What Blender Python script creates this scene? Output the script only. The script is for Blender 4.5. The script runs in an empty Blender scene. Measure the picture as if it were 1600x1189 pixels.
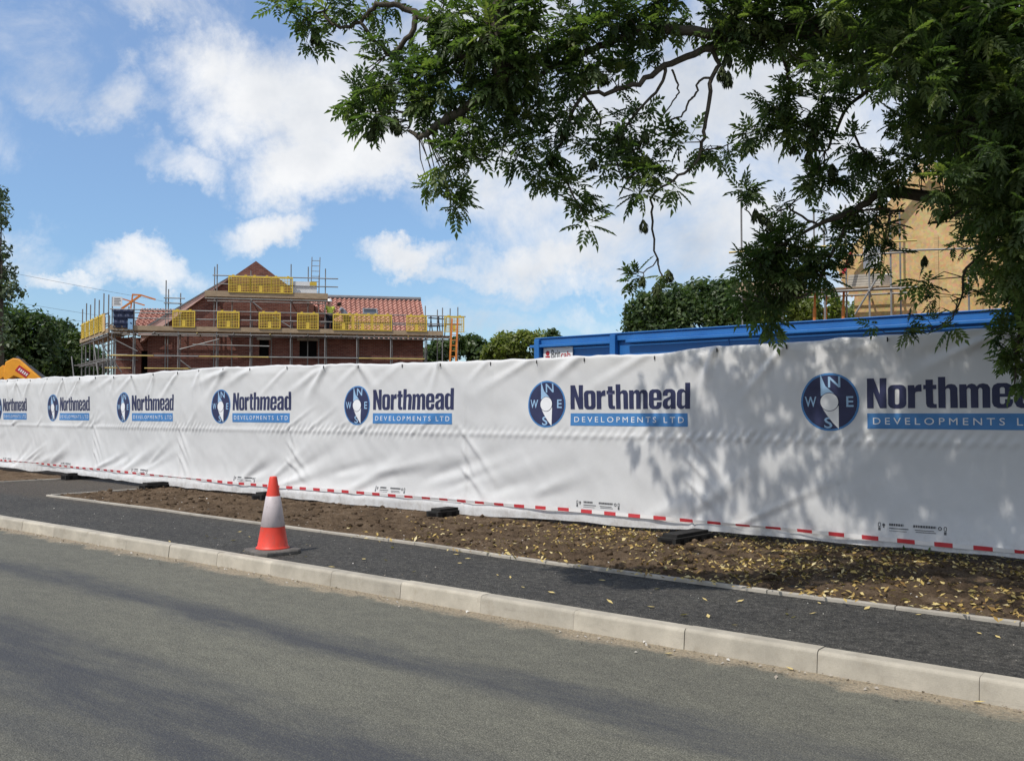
import bpy, bmesh, math, random
import numpy as np
from mathutils import Vector, Matrix, geometry, noise as mnoise
R = math.radians
random.seed(7)
rng = np.random.default_rng(11)
C = bpy.context.scene.collection
scene = bpy.context.scene

# ------------------------------------------------------------------ camera
F = 1455.0; CX, CY, HOR = 800.0, 594.5, 645.0; EYE = 1.5
PITCH = math.atan((HOR - CY) / F)
cam = bpy.data.cameras.new('camera'); camo = bpy.data.objects.new('camera', cam); C.objects.link(camo)
cam.sensor_width = 36; cam.lens = 36 * F / 1600; cam.clip_start = 0.05; cam.clip_end = 3000
camo.location = (0, 0, EYE); camo.rotation_euler = (R(90) + PITCH, 0, 0)
scene.camera = camo
# ------------------------------------------------------------------ light
SUN_EL, SUN_TRAVEL = R(57), Vector((0.74, 0.67, 0)).normalized()
world = bpy.data.worlds.new('World'); scene.world = world; world.use_nodes = True
SKY_STRENGTH = 0.10
sl = bpy.data.lights.new('sun', 'SUN'); sl.energy = 3.35; sl.angle = R(0.53); sl.color = (1.0, 0.955, 0.88)
so = bpy.data.objects.new('sun', sl); C.objects.link(so)
tv = Vector((SUN_TRAVEL.x * math.cos(SUN_EL), SUN_TRAVEL.y * math.cos(SUN_EL), -math.sin(SUN_EL)))
so.rotation_euler = tv.to_track_quat('-Z', 'Y').to_euler(); so.location = (-20, -20, 40)
scene.view_settings.view_transform = 'Standard'; scene.view_settings.look = 'None'
scene.view_settings.exposure = 0.16; scene.view_settings.gamma = 1.0

# ------------------------------------------------------------------ where things stand
cp, sp_ = math.cos(PITCH), math.sin(PITCH)
def ray(px, py):
    x, y = (px - CX) / F, (CY - py) / F
    return Vector((x, cp - y * sp_, sp_ + y * cp))
def P(px, py, d):
    r = ray(px, py); k = d / r.y
    return Vector((r.x * k, d, EYE + r.z * k))
def G(px, py, z):
    r = ray(px, py); k = (z - EYE) / r.z
    return Vector((r.x * k, r.y * k, z))
E1 = Vector((0.777, -0.629, 0)).normalized(); E2 = Vector((0.629, 0.777, 0)).normalized()
def L(s, t, z=0.0): return E1 * s + E2 * t + Vector((0, 0, z))
def ST(p): return p.x * E1.x + p.y * E1.y, p.x * E2.x + p.y * E2.y

# ------------------------------------------------------------------ sky
def build_world():
    nt = world.node_tree; nt.nodes.clear(); N = nt.nodes.new; K = nt.links.new
    out = N('ShaderNodeOutputWorld'); bg = N('ShaderNodeBackground')
    sky = N('ShaderNodeTexSky'); sky.sky_type = 'NISHITA'; sky.sun_disc = False
    sky.sun_elevation = SUN_EL; sky.sun_rotation = math.atan2(-SUN_TRAVEL.x, -SUN_TRAVEL.y)
    sky.air_density = 1.0; sky.dust_density = 0.3; sky.ozone_density = 1.6
    tc = N('ShaderNodeTexCoord'); sep = N('ShaderNodeSeparateXYZ'); K(tc.outputs['Generated'], sep.inputs[0])
    def M(op, a, b=None, c=None, clamp=False):
        n = N('ShaderNodeMath'); n.operation = op; n.use_clamp = clamp
        for i, v in enumerate((a, b, c)):
            if v is None: continue
            if isinstance(v, (int, float)): n.inputs[i].default_value = v
            else: K(v, n.inputs[i])
        return n.outputs[0]
    az = M('ARCTAN2', sep.outputs[0], sep.outputs[1]); el = M('ARCSINE', sep.outputs[2])
    comb = N('ShaderNodeCombineXYZ'); K(az, comb.inputs[0]); K(el, comb.inputs[1])
    def nz(scale, detail, rough, w=0.0, dist=0.0, src=None):
        n = N('ShaderNodeTexNoise'); n.noise_dimensions = '4D'; n.inputs['Scale'].default_value = scale
        n.inputs['Detail'].default_value = detail; n.inputs['Roughness'].default_value = rough
        n.inputs['W'].default_value = w; n.inputs['Distortion'].default_value = dist
        K(src or tc.outputs['Generated'], n.inputs['Vector']); return n
    # wobble the outline of the clouds
    wob = nz(6.5, 7, 0.66, 3.1)
    sub = N('ShaderNodeVectorMath'); sub.operation = 'SUBTRACT'; K(wob.outputs['Color'], sub.inputs[0]); sub.inputs[1].default_value = (.5, .5, .5)
    scl = N('ShaderNodeVectorMath'); scl.operation = 'SCALE'; K(sub.outputs[0], scl.inputs[0]); scl.inputs['Scale'].default_value = 0.19
    add = N('ShaderNodeVectorMath'); add.operation = 'ADD'; K(comb.outputs[0], add.inputs[0]); K(scl.outputs[0], add.inputs[1])
    flat = N('ShaderNodeVectorMath'); flat.operation = 'MULTIPLY'; K(add.outputs[0], flat.inputs[0]); flat.inputs[1].default_value = (1, 1, 0)
    blobs = [  # photo x, y, half width, half height, weight
        (390,125,125,75,1.0),(530,150,150,105,1.0),(470,255,110,62,.95),(640,225,150,70,1.0),(330,175,70,50,.8),
        (200,150,62,46,.70),(282,243,58,28,.62),(55,125,90,36,.55),(40,60,110,60,.52),(250,8,90,26,.42),
        (420,357,68,27,.74),(230,410,74,24,.74),(100,427,42,15,.62),(648,414,64,28,1.0),(735,440,85,20,.72),
        (860,425,150,46,.92),(850,320,150,70,.8),(960,380,190,60,.8),(1110,300,230,140,.95),(1180,150,230,160,1.0),(980,180,180,130,.85),
        (1330,330,140,80,.8),(1420,120,220,170,.85),(750,50,160,80,.85),(790,250,150,70,.75),(700,500,110,16,.4),(860,470,160,18,.45),
        (1500,330,240,200,.8),(840,520,240,16,.35),(170,-120,240,70,.5),(700,-130,300,120,.8),(1250,-150,400,120,.9),(-250,120,170,90,.7),(-280,380,220,50,.7),(1900,200,260,200,.8)]
    acc = None
    for (px, py, rx, ry, w) in blobs:
        v = ray(px, py).normalized(); a0 = math.atan2(v.x, v.y); e0 = math.asin(v.z)
        s1 = N('ShaderNodeVectorMath'); s1.operation = 'SUBTRACT'; K(flat.outputs[0], s1.inputs[0]); s1.inputs[1].default_value = (a0, e0, 0)
        s2 = N('ShaderNodeVectorMath'); s2.operation = 'MULTIPLY'; K(s1.outputs[0], s2.inputs[0]); s2.inputs[1].default_value = (F / rx / 1.15, F / ry / 1.15, 0)
        s3 = N('ShaderNodeVectorMath'); s3.operation = 'DOT_PRODUCT'; K(s2.outputs[0], s3.inputs[0]); K(s2.outputs[0], s3.inputs[1])
        b = M('MULTIPLY_ADD', s3.outputs['Value'], -w * 0.8, w)
        acc = b if acc is None else M('SMOOTH_MAX', acc, b, 0.12)
    # clouds out of view: loose cumulus all round, coverage raised for fill light
    loose = nz(2.2, 6, 0.55, 9.0)
    lo = M('MULTIPLY_ADD', loose.outputs['Fac'], 3.4, -1.1)
    behind = M('SUBTRACT', M('ABSOLUTE', az), 0.75); behind = M('MULTIPLY', behind, 3.0, clamp=True)
    lo = M('MULTIPLY_ADD', M('SUBTRACT', behind, 1.0), 3.0, lo)
    acc = M('MAXIMUM', acc, lo)
    fine = nz(8.0, 10, 0.68, 1.0, 0.5)
    dens = M('ADD', acc, M('MULTIPLY_ADD', fine.outputs['Fac'], 2.0, -1.08))
    mr = N('ShaderNodeMapRange'); mr.interpolation_type = 'SMOOTHSTEP'; K(dens, mr.inputs['Value'])
    mr.inputs['From Min'].default_value = -0.10; mr.inputs['From Max'].default_value = 0.95
    mask = M('MULTIPLY', mr.outputs[0], 0.97)
    # no clouds below the horizon; thin out softly right at it
    mask = M('MULTIPLY', mask, M('MULTIPLY_ADD', sep.outputs[2], 14.0, 0.1, clamp=True))
    # cloud body: bright tops, greyer thick parts
    gy = nz(3.6, 6, 0.6, 5.0)
    ramp = N('ShaderNodeValToRGB'); K(gy.outputs['Fac'], ramp.inputs[0])
    ramp.color_ramp.elements[0].position = .36; ramp.color_ramp.elements[0].color = (5.5, 5.9, 6.5, 1)
    ramp.color_ramp.elements[1].position = .58; ramp.color_ramp.elements[1].color = (8.7, 8.75, 8.85, 1)
    # blue of the sky, lifted a little as a phone camera renders it
    gain = N('ShaderNodeMix'); gain.data_type = 'RGBA'; gain.blend_type = 'MULTIPLY'; gain.inputs[0].default_value = 1
    K(sky.outputs[0], gain.inputs[6]); gain.inputs[7].default_value = (1.62, 1.60, 1.62, 1)
    low = N('ShaderNodeValToRGB'); K(sep.outputs[2], low.inputs[0]); le = low.color_ramp.elements
    le[0].position = 0.0; le[0].color = (.50, .58, .68, 1); le[1].position = .45; le[1].color = (1, 1, 1, 1)
    em = le.new(.16); em.color = (.60, .70, .78, 1)
    g2 = N('ShaderNodeMix'); g2.data_type = 'RGBA'; g2.blend_type = 'MULTIPLY'; g2.inputs[0].default_value = 1; K(gain.outputs[2], g2.inputs[6]); K(low.outputs[0], g2.inputs[7]); gain = g2
    mix = N('ShaderNodeMix'); mix.data_type = 'RGBA'; K(mask, mix.inputs[0]); K(gain.outputs[2], mix.inputs[6]); K(ramp.outputs[0], mix.inputs[7])
    K(mix.outputs[2], bg.inputs['Color']); bg.inputs['Strength'].default_value = SKY_STRENGTH
    K(bg.outputs[0], out.inputs['Surface'])
build_world()

# ------------------------------------------------------------------ helpers
def tag(o, label=None, cat=None, group=None, kind=None):
    if label: o['label'] = label
    if cat: o['category'] = cat
    if group: o['group'] = group
    if kind: o['kind'] = kind
    return o
def empty(name, loc=(0, 0, 0), rz=0.0, **kw):
    o = bpy.data.objects.new(name, None); C.objects.link(o); o.empty_display_size = .3
    o.location = loc; o.rotation_euler = (0, 0, rz); return tag(o, **kw)
def link_mesh(name, me, parent=None, **kw):
    o = bpy.data.objects.new(name, me); C.objects.link(o)
    if parent: o.parent = parent
    return tag(o, **kw)
def copy_tree(o, parent=None):
    c = o.copy(); C.objects.link(c)
    if parent: c.parent = parent
    for ch in list(o.children): copy_tree(ch, c)
    return c
class MB:
    def __init__(s): s.v = []; s.f = []; s.m = []; s.uv = None
    def add(s, vs, fs, mi=0):
        b = len(s.v); s.v += [tuple(v) for v in vs]; s.f += [tuple(i + b for i in f) for f in fs]; s.m += [mi] * len(fs); return s
    def box(s, a, b, mi=0, M=None):
        x0, y0, z0 = a; x1, y1, z1 = b
        vs = [(x0,y0,z0),(x1,y0,z0),(x1,y1,z0),(x0,y1,z0),(x0,y0,z1),(x1,y0,z1),(x1,y1,z1),(x0,y1,z1)]
        if M is not None: vs = [M @ Vector(v) for v in vs]
        return s.add(vs, [(0,3,2,1),(4,5,6,7),(0,1,5,4),(1,2,6,5),(2,3,7,6),(3,0,4,7)], mi)
    def bar(s, p, q, w, h, mi=0, up=(0, 0, 1)):
        p, q = Vector(p), Vector(q); d = (q - p); ln = d.length; d.normalize(); up = Vector(up)
        if abs(d.dot(up)) > .98: up = Vector((1, 0, 0))
        r = d.cross(up).normalized(); u = r.cross(d)
        M = Matrix(((d.x, r.x, u.x, p.x), (d.y, r.y, u.y, p.y), (d.z, r.z, u.z, p.z), (0, 0, 0, 1)))
        return s.box((0, -w/2, -h/2), (ln, w/2, h/2), mi, M)
    def tube(s, pts, rad, n=6, mi=0, cap=True):
        pts = [Vector(p) for p in pts]; rs = rad if isinstance(rad, (list, tuple)) else [rad] * len(pts)
        vs = []; fs = []; ref = None
        for i, p in enumerate(pts):
            d = (pts[min(i+1, len(pts)-1)] - pts[max(i-1, 0)]).normalized()
            if ref is None: ref = Vector((0, 0, 1)) if abs(d.z) < .9 else Vector((1, 0, 0))
            r = d.cross(ref).normalized(); u = r.cross(d).normalized(); ref = u
            for k in range(n):
                a = 2 * math.pi * k / n; vs.append(p + (r * math.cos(a) + u * math.sin(a)) * rs[i])
        for i in range(len(pts) - 1):
            for k in range(n):
                k2 = (k + 1) % n; fs.append((i*n+k, i*n+k2, (i+1)*n+k2, (i+1)*n+k))
        if cap: fs += [tuple(range(n))[::-1], tuple(range((len(pts)-1)*n, len(pts)*n))]
        return s.add(vs, fs, mi)
    def lathe(s, prof, n=24, mi=0, at=(0, 0, 0)):
        at = Vector(at); vs = []; fs = []
        for (r, z) in prof:
            for k in range(n):
                a = 2*math.pi*k/n; vs.append(at + Vector((r*math.cos(a), r*math.sin(a), z)))
        for i in range(len(prof)-1):
            for k in range(n): fs.append((i*n+k, i*n+(k+1)%n, (i+1)*n+(k+1)%n, (i+1)*n+k))
        fs += [tuple(range(n))[::-1], tuple(range((len(prof)-1)*n, len(prof)*n))]
        return s.add(vs, fs, mi)
    def mesh(s, name, mats, smooth=False):
        me = bpy.data.meshes.new(name); me.from_pydata(s.v, [], s.f)
        for m in (mats if isinstance(mats, (list, tuple)) else [mats]): me.materials.append(m)
        me.polygons.foreach_set('material_index', s.m)
        if smooth: me.polygons.foreach_set('use_smooth', [True] * len(s.f))
        me.update(); return me
    def build(s, name, mats, parent=None, smooth=False, bevel=0, **kw):
        o = link_mesh(name, s.mesh(name, mats, smooth), parent, **kw)
        if bevel:
            bv = o.modifiers.new('bevel', 'BEVEL'); bv.width = bevel; bv.segments = 2; bv.limit_method = 'ANGLE'; bv.angle_limit = R(40)
        return o
def np_mesh(name, V, faces_n, idx, mats, smooth=False, attr=None, mi=None):
    me = bpy.data.meshes.new(name); nv = len(V); nf = len(idx) // faces_n
    me.vertices.add(nv); me.vertices.foreach_set('co', np.asarray(V, dtype=np.float32).ravel())
    me.loops.add(nf * faces_n); me.loops.foreach_set('vertex_index', np.asarray(idx, dtype=np.int32))
    me.polygons.add(nf); me.polygons.foreach_set('loop_start', np.arange(nf, dtype=np.int32) * faces_n)
    if smooth: me.polygons.foreach_set('use_smooth', np.ones(nf, dtype=bool))
    for m in (mats if isinstance(mats, (list, tuple)) else [mats]): me.materials.append(m)
    if mi is not None: me.polygons.foreach_set('material_index', np.asarray(mi, dtype=np.int32))
    me.update(calc_edges=True)
    if attr is not None:
        a = me.attributes.new('tint', 'FLOAT', 'POINT'); a.data.foreach_set('value', np.asarray(attr, dtype=np.float32))
    me.validate(); return me
def add_uv(me, fn):
    uv = me.uv_layers.new(name='UVMap'); co = [v.co for v in me.vertices]
    buf = []
    for l in me.loops: buf += fn(co[l.vertex_index])
    uv.data.foreach_set('uv', buf)

# ------------------------------------------------------------------ materials
class Mat:
    def __init__(s, name, rough=.8, spec=.3, metal=0.0):
        s.m = bpy.data.materials.new(name); s.m.use_nodes = True; s.t = s.m.node_tree
        s.b = s.t.nodes['Principled BSDF']; s.b.inputs['Roughness'].default_value = rough
        s.b.inputs['Specular IOR Level'].default_value = spec; s.b.inputs['Metallic'].default_value = metal
        s.co = s.t.nodes.new('ShaderNodeTexCoord')
    def N(s, k): return s.t.nodes.new(k)
    def K(s, a, b): s.t.links.new(a, b)
    def noise(s, scale, detail=4, rough=.55, src='Object', stretch=None, dist=0):
        n = s.N('ShaderNodeTexNoise'); n.inputs['Scale'].default_value = scale; n.inputs['Detail'].default_value = detail
        n.inputs['Roughness'].default_value = rough; n.inputs['Distortion'].default_value = dist
        v = s.co.outputs[src]
        if stretch:
            mp = s.N('ShaderNodeMapping'); mp.inputs['Scale'].default_value = stretch; s.K(v, mp.inputs['Vector']); v = mp.outputs[0]
        s.K(v, n.inputs['Vector']); return n.outputs['Fac']
    def ramp(s, fac, stops):
        r = s.N('ShaderNodeValToRGB'); s.K(fac, r.inputs[0]); e = r.color_ramp.elements
        while len(e) < len(stops): e.new(.5)
        for i, (p, c) in enumerate(stops):
            e[i].position = p; e[i].color = (*c, 1) if len(c) == 3 else c
        return r.outputs[0]
    def mix(s, fac, a, b, mode='MIX'):
        m = s.N('ShaderNodeMix'); m.data_type = 'RGBA'; m.blend_type = mode
        for v, i in ((fac, 0), (a, 6), (b, 7)):
            if isinstance(v, (int, float)): m.inputs[i].default_value = v
            elif isinstance(v, tuple): m.inputs[i].default_value = (*v, 1)
            else: s.K(v, m.inputs[i])
        return m.outputs[2]
    def math(s, op, a, b=None, c=None, clamp=False):
        n = s.N('ShaderNodeMath'); n.operation = op; n.use_clamp = clamp
        for i, v in enumerate((a, b, c)):
            if v is None: continue
            if isinstance(v, (int, float)): n.inputs[i].default_value = v
            else: s.K(v, n.inputs[i])
        return n.outputs[0]
    def color(s, c):
        if isinstance(c, tuple): s.b.inputs['Base Color'].default_value = (*c, 1)
        else: s.K(c, s.b.inputs['Base Color'])
        return s
    def bump(s, h, strength=.3, dist=.01):
        b = s.N('ShaderNodeBump'); b.inputs['Strength'].default_value = strength; b.inputs['Distance'].default_value = dist
        s.K(h, b.inputs['Height']); s.K(b.outputs[0], s.b.inputs['Normal']); return s
def simple(name, c, rough=.7, spec=.3, metal=0.0, var=.25, scale=6.0, bump=0, src='Object'):
    m = Mat(name, rough, spec, metal); n = m.noise(scale, 5, .6, src)
    lo = tuple(x * (1 - var) for x in c); hi = tuple(min(1, x * (1 + var)) for x in c)
    m.color(m.ramp(n, [(.3, lo), (.7, hi)]))
    if bump: m.bump(m.noise(scale * 8, 3, .6, src), bump, .005)
    return m.m

def mat_road():
    m = Mat('road_asphalt', .85, .25); sep = m.N('ShaderNodeSeparateXYZ'); m.K(m.co.outputs['UV'], sep.inputs[0]); s, t = sep.outputs[0], sep.outputs[1]
    grain = m.noise(130, 2, .8, 'UV'); grain2 = m.noise(38, 4, .75, 'UV'); big = m.noise(.7, 4, .6, 'UV', (.35, 1, 1))
    base = m.ramp(grain, [(.32, (.055, .055, .048)), (.5, (.128, .127, .109)), (.66, (.25, .246, .21))])
    base = m.mix(.55, base, m.ramp(grain2, [(.32, (.45, .45, .45)), (.68, (1.5, 1.5, 1.47))]), 'MULTIPLY')
    mid = m.noise(7, 6, .8, 'UV', (.7, 1.2, 1))
    base = m.mix(.8, base, m.ramp(mid, [(.3, (.72, .72, .74)), (.7, (1.25, 1.25, 1.21))]), 'MULTIPLY')
    base = m.mix(1.0, base, m.ramp(big, [(.3, (.86, .86, .87)), (.7, (1.12, 1.12, 1.09))]), 'MULTIPLY')
    wob = m.noise(.9, 4, .65, 'UV', (.6, 1.6, 1)); edge = m.noise(14, 4, .7, 'UV', (.5, 1, 1))
    tw = m.math('ADD', t, m.math('MULTIPLY_ADD', wob, .7, -.35))
    tw = m.math('ADD', tw, m.math('MULTIPLY_ADD', edge, .16, -.08))
    def band(c, w, soft):
        d = m.math('ABSOLUTE', m.math('SUBTRACT', tw, c)); return m.math('MULTIPLY_ADD', d, -1.0 / soft, (w + soft) / soft, clamp=True)
    streak = m.noise(1.1, 5, .7, 'UV', (.45, 2.6, 1))
    pat = m.ramp(streak, [(.36, (0, 0, 0)), (.62, (1, 1, 1))])
    k = m.math('MAXIMUM', m.math('MULTIPLY', band(4.02, .09, .22), .8), m.math('MULTIPLY', band(2.62, .2, .36), .95))
    k = m.math('MAXIMUM', k, m.math('MULTIPLY', band(2.0, .05, .2), .5))
    k = m.math('MULTIPLY', k, m.math('MULTIPLY_ADD', pat, .85, .45))
    k = m.math('MULTIPLY', k, m.math('MULTIPLY_ADD', m.ramp(m.noise(60, 3, .8, 'UV'), [(.35, (1, 1, 1)), (.68, (0, 0, 0))]), .7, .5), clamp=True)
    base = m.mix(m.math('MULTIPLY', k, .85), base, (.046, .05, .064))
    # sandy grit gathered along the kerb foot
    gn = m.noise(3.0, 5, .7, 'UV'); gf = m.noise(60, 3, .7, 'UV')
    dk = m.math('SUBTRACT', 5.345, t); w = m.math('MULTIPLY_ADD', gn, .62, -.10)
    sand = m.math('MULTIPLY_ADD', m.math('SUBTRACT', w, dk), 9.0, .3, clamp=True)
    sand = m.math('MULTIPLY', sand, m.ramp(gf, [(.3, (.2, .2, .2)), (.6, (1, 1, 1))]))
    base = m.mix(m.math('MULTIPLY', sand, .92), base, m.ramp(grain2, [(.3, (.24, .19, .13)), (.7, (.46, .385, .285))]))
    base = m.mix(1.0, base, (1.02, 1.0, .965), 'MULTIPLY')
    m.color(base); m.bump(m.math('ADD', m.noise(130, 2, .6, 'UV'), m.noise(55, 2, .6, 'UV')), .7, .012); return m.m
def mat_path():
    m = Mat('path_tarmac', .8, .3)
    g = m.noise(95, 3, .8, 'UV'); b = m.noise(1.3, 4, .6, 'UV'); sp = m.noise(62, 1, .5, 'UV')
    c = m.ramp(g, [(.34, (.010, .0098, .0092)), (.5, (.046, .0445, .0415)), (.66, (.135, .130, .120))])
    c = m.mix(1.0, c, m.ramp(b, [(.3, (.82, .82, .84)), (.7, (1.2, 1.2, 1.18))]), 'MULTIPLY')
    dust = m.noise(2.3, 5, .7, 'UV', (.5, 1.4, 1))
    c = m.mix(m.math('MULTIPLY', m.ramp(dust, [(.52, (0,0,0)), (.75, (1,1,1))]), .35), c, (.09, .083, .075))
    c = m.mix(m.ramp(sp, [(.735, (0,0,0)), (.76, (1,1,1))]), c, (.34, .32, .28))
    md = m.noise(22, 5, .8, 'UV'); c = m.mix(1.0, c, m.ramp(md, [(.3, (.55, .55, .55)), (.7, (1.5, 1.5, 1.48))]), 'MULTIPLY')
    c = m.mix(1.0, c, m.ramp(m.noise(11, 4, .8, 'UV'), [(.34, (.58, .57, .55)), (.66, (1.5, 1.46, 1.40))]), 'MULTIPLY')
    sp3 = m.N('ShaderNodeSeparateXYZ'); m.K(m.co.outputs['UV'], sp3.inputs[0])
    vd = m.math('MULTIPLY_ADD', m.math('ADD', sp3.outputs[1], m.math('MULTIPLY_ADD', m.noise(3.2, 6, .75, 'UV'), .9, -.55)), 2.6, -2.6*6.70, clamp=True)
    c = m.mix(m.math('MULTIPLY', vd, m.math('MULTIPLY', m.ramp(md, [(.4, (0, 0, 0)), (.62, (1, 1, 1))]), .8)), c, (.12, .092, .066))
    m.color(c); m.bump(m.math('ADD', m.noise(70, 2, .6, 'UV'), m.noise(26, 3, .7, 'UV')), 1.0, .022); return m.m
def mat_concrete(name, c, vary=.0):
    m = Mat(name, .85, .25); a = m.noise(3.5, 5, .65, 'Object'); g = m.noise(140, 2, .6, 'Object'); st = m.noise(9, 5, .7, 'Object')
    lo = tuple(x*.78 for x in c); hi = tuple(x*1.14 for x in c)
    k = m.ramp(a, [(.3, lo), (.7, hi)])
    k = m.mix(.22, k, m.ramp(g, [(.3, (.7,.7,.7)), (.7, (1.2,1.2,1.2))]), 'MULTIPLY')
    k = m.mix(m.math('MULTIPLY', m.ramp(st, [(.56, (0,0,0)), (.74, (1,1,1))]), .45), k, (.26, .215, .155))
    if vary:
        oi = m.N('ShaderNodeObjectInfo'); k = m.mix(1.0, k, m.ramp(oi.outputs['Random'], [(0, (1-vary,)*3), (1, (1+vary*.6, 1+vary*.55, 1+vary*.45))]), 'MULTIPLY')
        sc = m.noise(1.6, 6, .75, 'Object', (1, 1, 6)); k = m.mix(m.math('MULTIPLY', m.ramp(sc, [(.55, (0, 0, 0)), (.70, (1, 1, 1))]), .35), k, (.16, .145, .125))
    m.color(k); m.bump(g, .25, .004); return m.m
def mat_soil():
    m = Mat('soil', .95, .1); a = m.noise(3.2, 6, .7, 'Object'); g = m.noise(40, 4, .75, 'Object')
    c = m.ramp(a, [(.3, (.075, .053, .035)), (.5, (.14, .10, .066)), (.72, (.22, .165, .115))])
    c = m.mix(.7, c, m.ramp(g, [(.25, (.45, .42, .4)), (.75, (1.55, 1.5, 1.45))]), 'MULTIPLY')
    m.color(c); m.bump(m.math('ADD', m.noise(22, 5, .75, 'Object'), m.noise(75, 3, .7, 'Object')), 1.0, .03); return m.m
def mat_sheet():
    m = Mat('banner_sheet', .46, .4); a = m.noise(1.6, 5, .6, 'Object'); d = m.noise(.9, 6, .7, 'Object', (1, 1, 2.2))
    c = m.ramp(a, [(.3, (.63, .627, .62)), (.7, (.71, .706, .70))])
    c = m.mix(m.math('MULTIPLY', m.ramp(d, [(.58, (0,0,0)), (.8, (1,1,1))]), .3), c, (.56, .545, .51))
    so_ = m.N('ShaderNodeSeparateXYZ'); m.K(m.co.outputs['Object'], so_.inputs[0])
    hgt = m.math('MULTIPLY_ADD', so_.outputs[2], -3.2, .95, clamp=True)
    spl = m.math('MULTIPLY', hgt, m.ramp(m.noise(7, 7, .8, 'Object'), [(.46, (0, 0, 0)), (.66, (1, 1, 1))]))
    c = m.mix(m.math('MULTIPLY', spl, .55), c, (.30, .25, .195))
    m.color(c); m.bump(m.math('ADD', m.noise(26, 4, .6, 'Object', (1, 1, .6)), m.math('MULTIPLY', m.noise(190, 2, .5, 'Object'), .4)), .22, .008)
    tr = m.N('ShaderNodeBsdfTranslucent'); tr.inputs['Color'].default_value = (.7, .7, .7, 1)
    mx = m.N('ShaderNodeMixShader'); mx.inputs[0].default_value = .12
    o = m.t.nodes['Material Output']; m.K(m.b.outputs[0], mx.inputs[1]); m.K(tr.outputs[0], mx.inputs[2]); m.K(mx.outputs[0], o.inputs['Surface']); return m.m
def mat_brick():
    m = Mat('red_brick', .9, .2); mp = m.N('ShaderNodeMapping'); mp.inputs['Rotation'].default_value = (R(90), 0, 0); m.K(m.co.outputs['Object'], mp.inputs['Vector'])
    b = m.N('ShaderNodeTexBrick'); m.K(mp.outputs[0], b.inputs['Vector']); b.inputs['Scale'].default_value = 1.0
    b.inputs['Brick Width'].default_value = .225; b.inputs['Row Height'].default_value = .075; b.inputs['Mortar Size'].default_value = .006
    b.inputs['Color1'].default_value = (.135, .046, .036, 1); b.inputs['Color2'].default_value = (.21, .082, .06, 1); b.inputs['Mortar'].default_value = (.22, .17, .145, 1)
    v = m.noise(1.1, 5, .7); k = m.mix(.8, b.outputs['Color'], m.ramp(v, [(.3, (.72, .7, .7)), (.7, (1.25, 1.25, 1.25))]), 'MULTIPLY')
    m.color(k); return m.m
def mat_tile():
    m = Mat('clay_roof_tile', .75, .3); v = m.noise(5, 4, .8); f = m.noise(1.0, 3, .6)
    k = m.ramp(v, [(.3, (.30, .135, .105)), (.5, (.42, .215, .17)), (.7, (.54, .32, .26))])
    m.color(m.mix(.5, k, m.ramp(f, [(.3, (.8,.8,.8)), (.7, (1.2,1.2,1.2))]), 'MULTIPLY')); return m.m
def mat_leaf(name, stops, trans=.35, rough=.45, spec=.35):
    m = Mat(name, rough, spec); at = m.N('ShaderNodeAttribute'); at.attribute_name = 'tint'
    c = m.ramp(at.outputs['Fac'], stops); m.color(c)
    tr = m.N('ShaderNodeBsdfTranslucent'); m.K(m.mix(1.0, c, (1.5, 1.8, .7), 'MULTIPLY'), tr.inputs['Color'])
    mx = m.N('ShaderNodeMixShader'); mx.inputs[0].default_value = trans
    o = m.t.nodes['Material Output']; m.K(m.b.outputs[0], mx.inputs[1]); m.K(tr.outputs[0], mx.inputs[2]); m.K(mx.outputs[0], o.inputs['Surface']); return m.m
def mat_osb():
    m = Mat('strand_board', .8, .2); v = m.N('ShaderNodeTexVoronoi'); v.inputs['Scale'].default_value = 14; m.K(m.co.outputs['Object'], v.inputs['Vector'])
    a = m.noise(2, 5, .6); k = m.mix(.25, m.ramp(a, [(.3, (.54, .37, .165)), (.7, (.70, .50, .25))]), v.outputs['Color'], 'MULTIPLY'); m.color(k); return m.m
def mat_wood(name, c, scale=3.0):
    m = Mat(name, .8, .2); n = m.noise(scale, 5, .6, 'Object', (1, 8, 8)); m.color(m.ramp(n, [(.3, tuple(x*.7 for x in c)), (.7, tuple(x*1.2 for x in c))])); return m.m
def mat_tape():
    m = Mat('barrier_tape', .35, .5); sep = m.N('ShaderNodeSeparateXYZ'); m.K(m.co.outputs['UV'], sep.inputs[0])
    k = m.math('FRACT', m.math('MULTIPLY', sep.outputs[0], 1 / .33)); k = m.math('GREATER_THAN', k, .52)
    m.color(m.mix(k, (.76, .74, .73), (.55, .05, .06))); return m.m
def mat_blue():
    m = Mat('blue_paint', .5, .4); a = m.noise(2.2, 5, .65, 'Object'); st = m.noise(4, 5, .7, 'Object', (3, 3, .5))
    k = m.ramp(a, [(.3, (.015, .120, .37)), (.7, (.024, .160, .45))])
    k = m.mix(m.math('MULTIPLY', m.ramp(st, [(.56, (0,0,0)), (.76, (1,1,1))]), .25), k, (.12, .16, .22)); m.color(k); return m.m
def mat_worn(name, c, rough, dirt, amount, scale=9.0):
    m = Mat(name, rough, .4); a = m.noise(4, 4, .6); k = m.ramp(a, [(.3, tuple(x*.88 for x in c)), (.7, tuple(min(1, x*1.1) for x in c))])
    sc = m.noise(scale, 7, .78, 'Object', (1, 1, .45)); k = m.mix(m.math('MULTIPLY', m.ramp(sc, [(.53, (0, 0, 0)), (.66, (1, 1, 1))]), amount), k, dirt); m.color(k)
    m.bump(m.noise(30, 4, .6), .12, .004); return m.m
def mat_galv(name='galvanised_tube'):
    m = Mat(name, .55, .4, .25); a = m.noise(1.3, 4, .7); m.color(m.ramp(a, [(.3, (.15, .145, .14)), (.6, (.25, .245, .24)), (.8, (.34, .32, .28))])); return m.m
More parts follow.
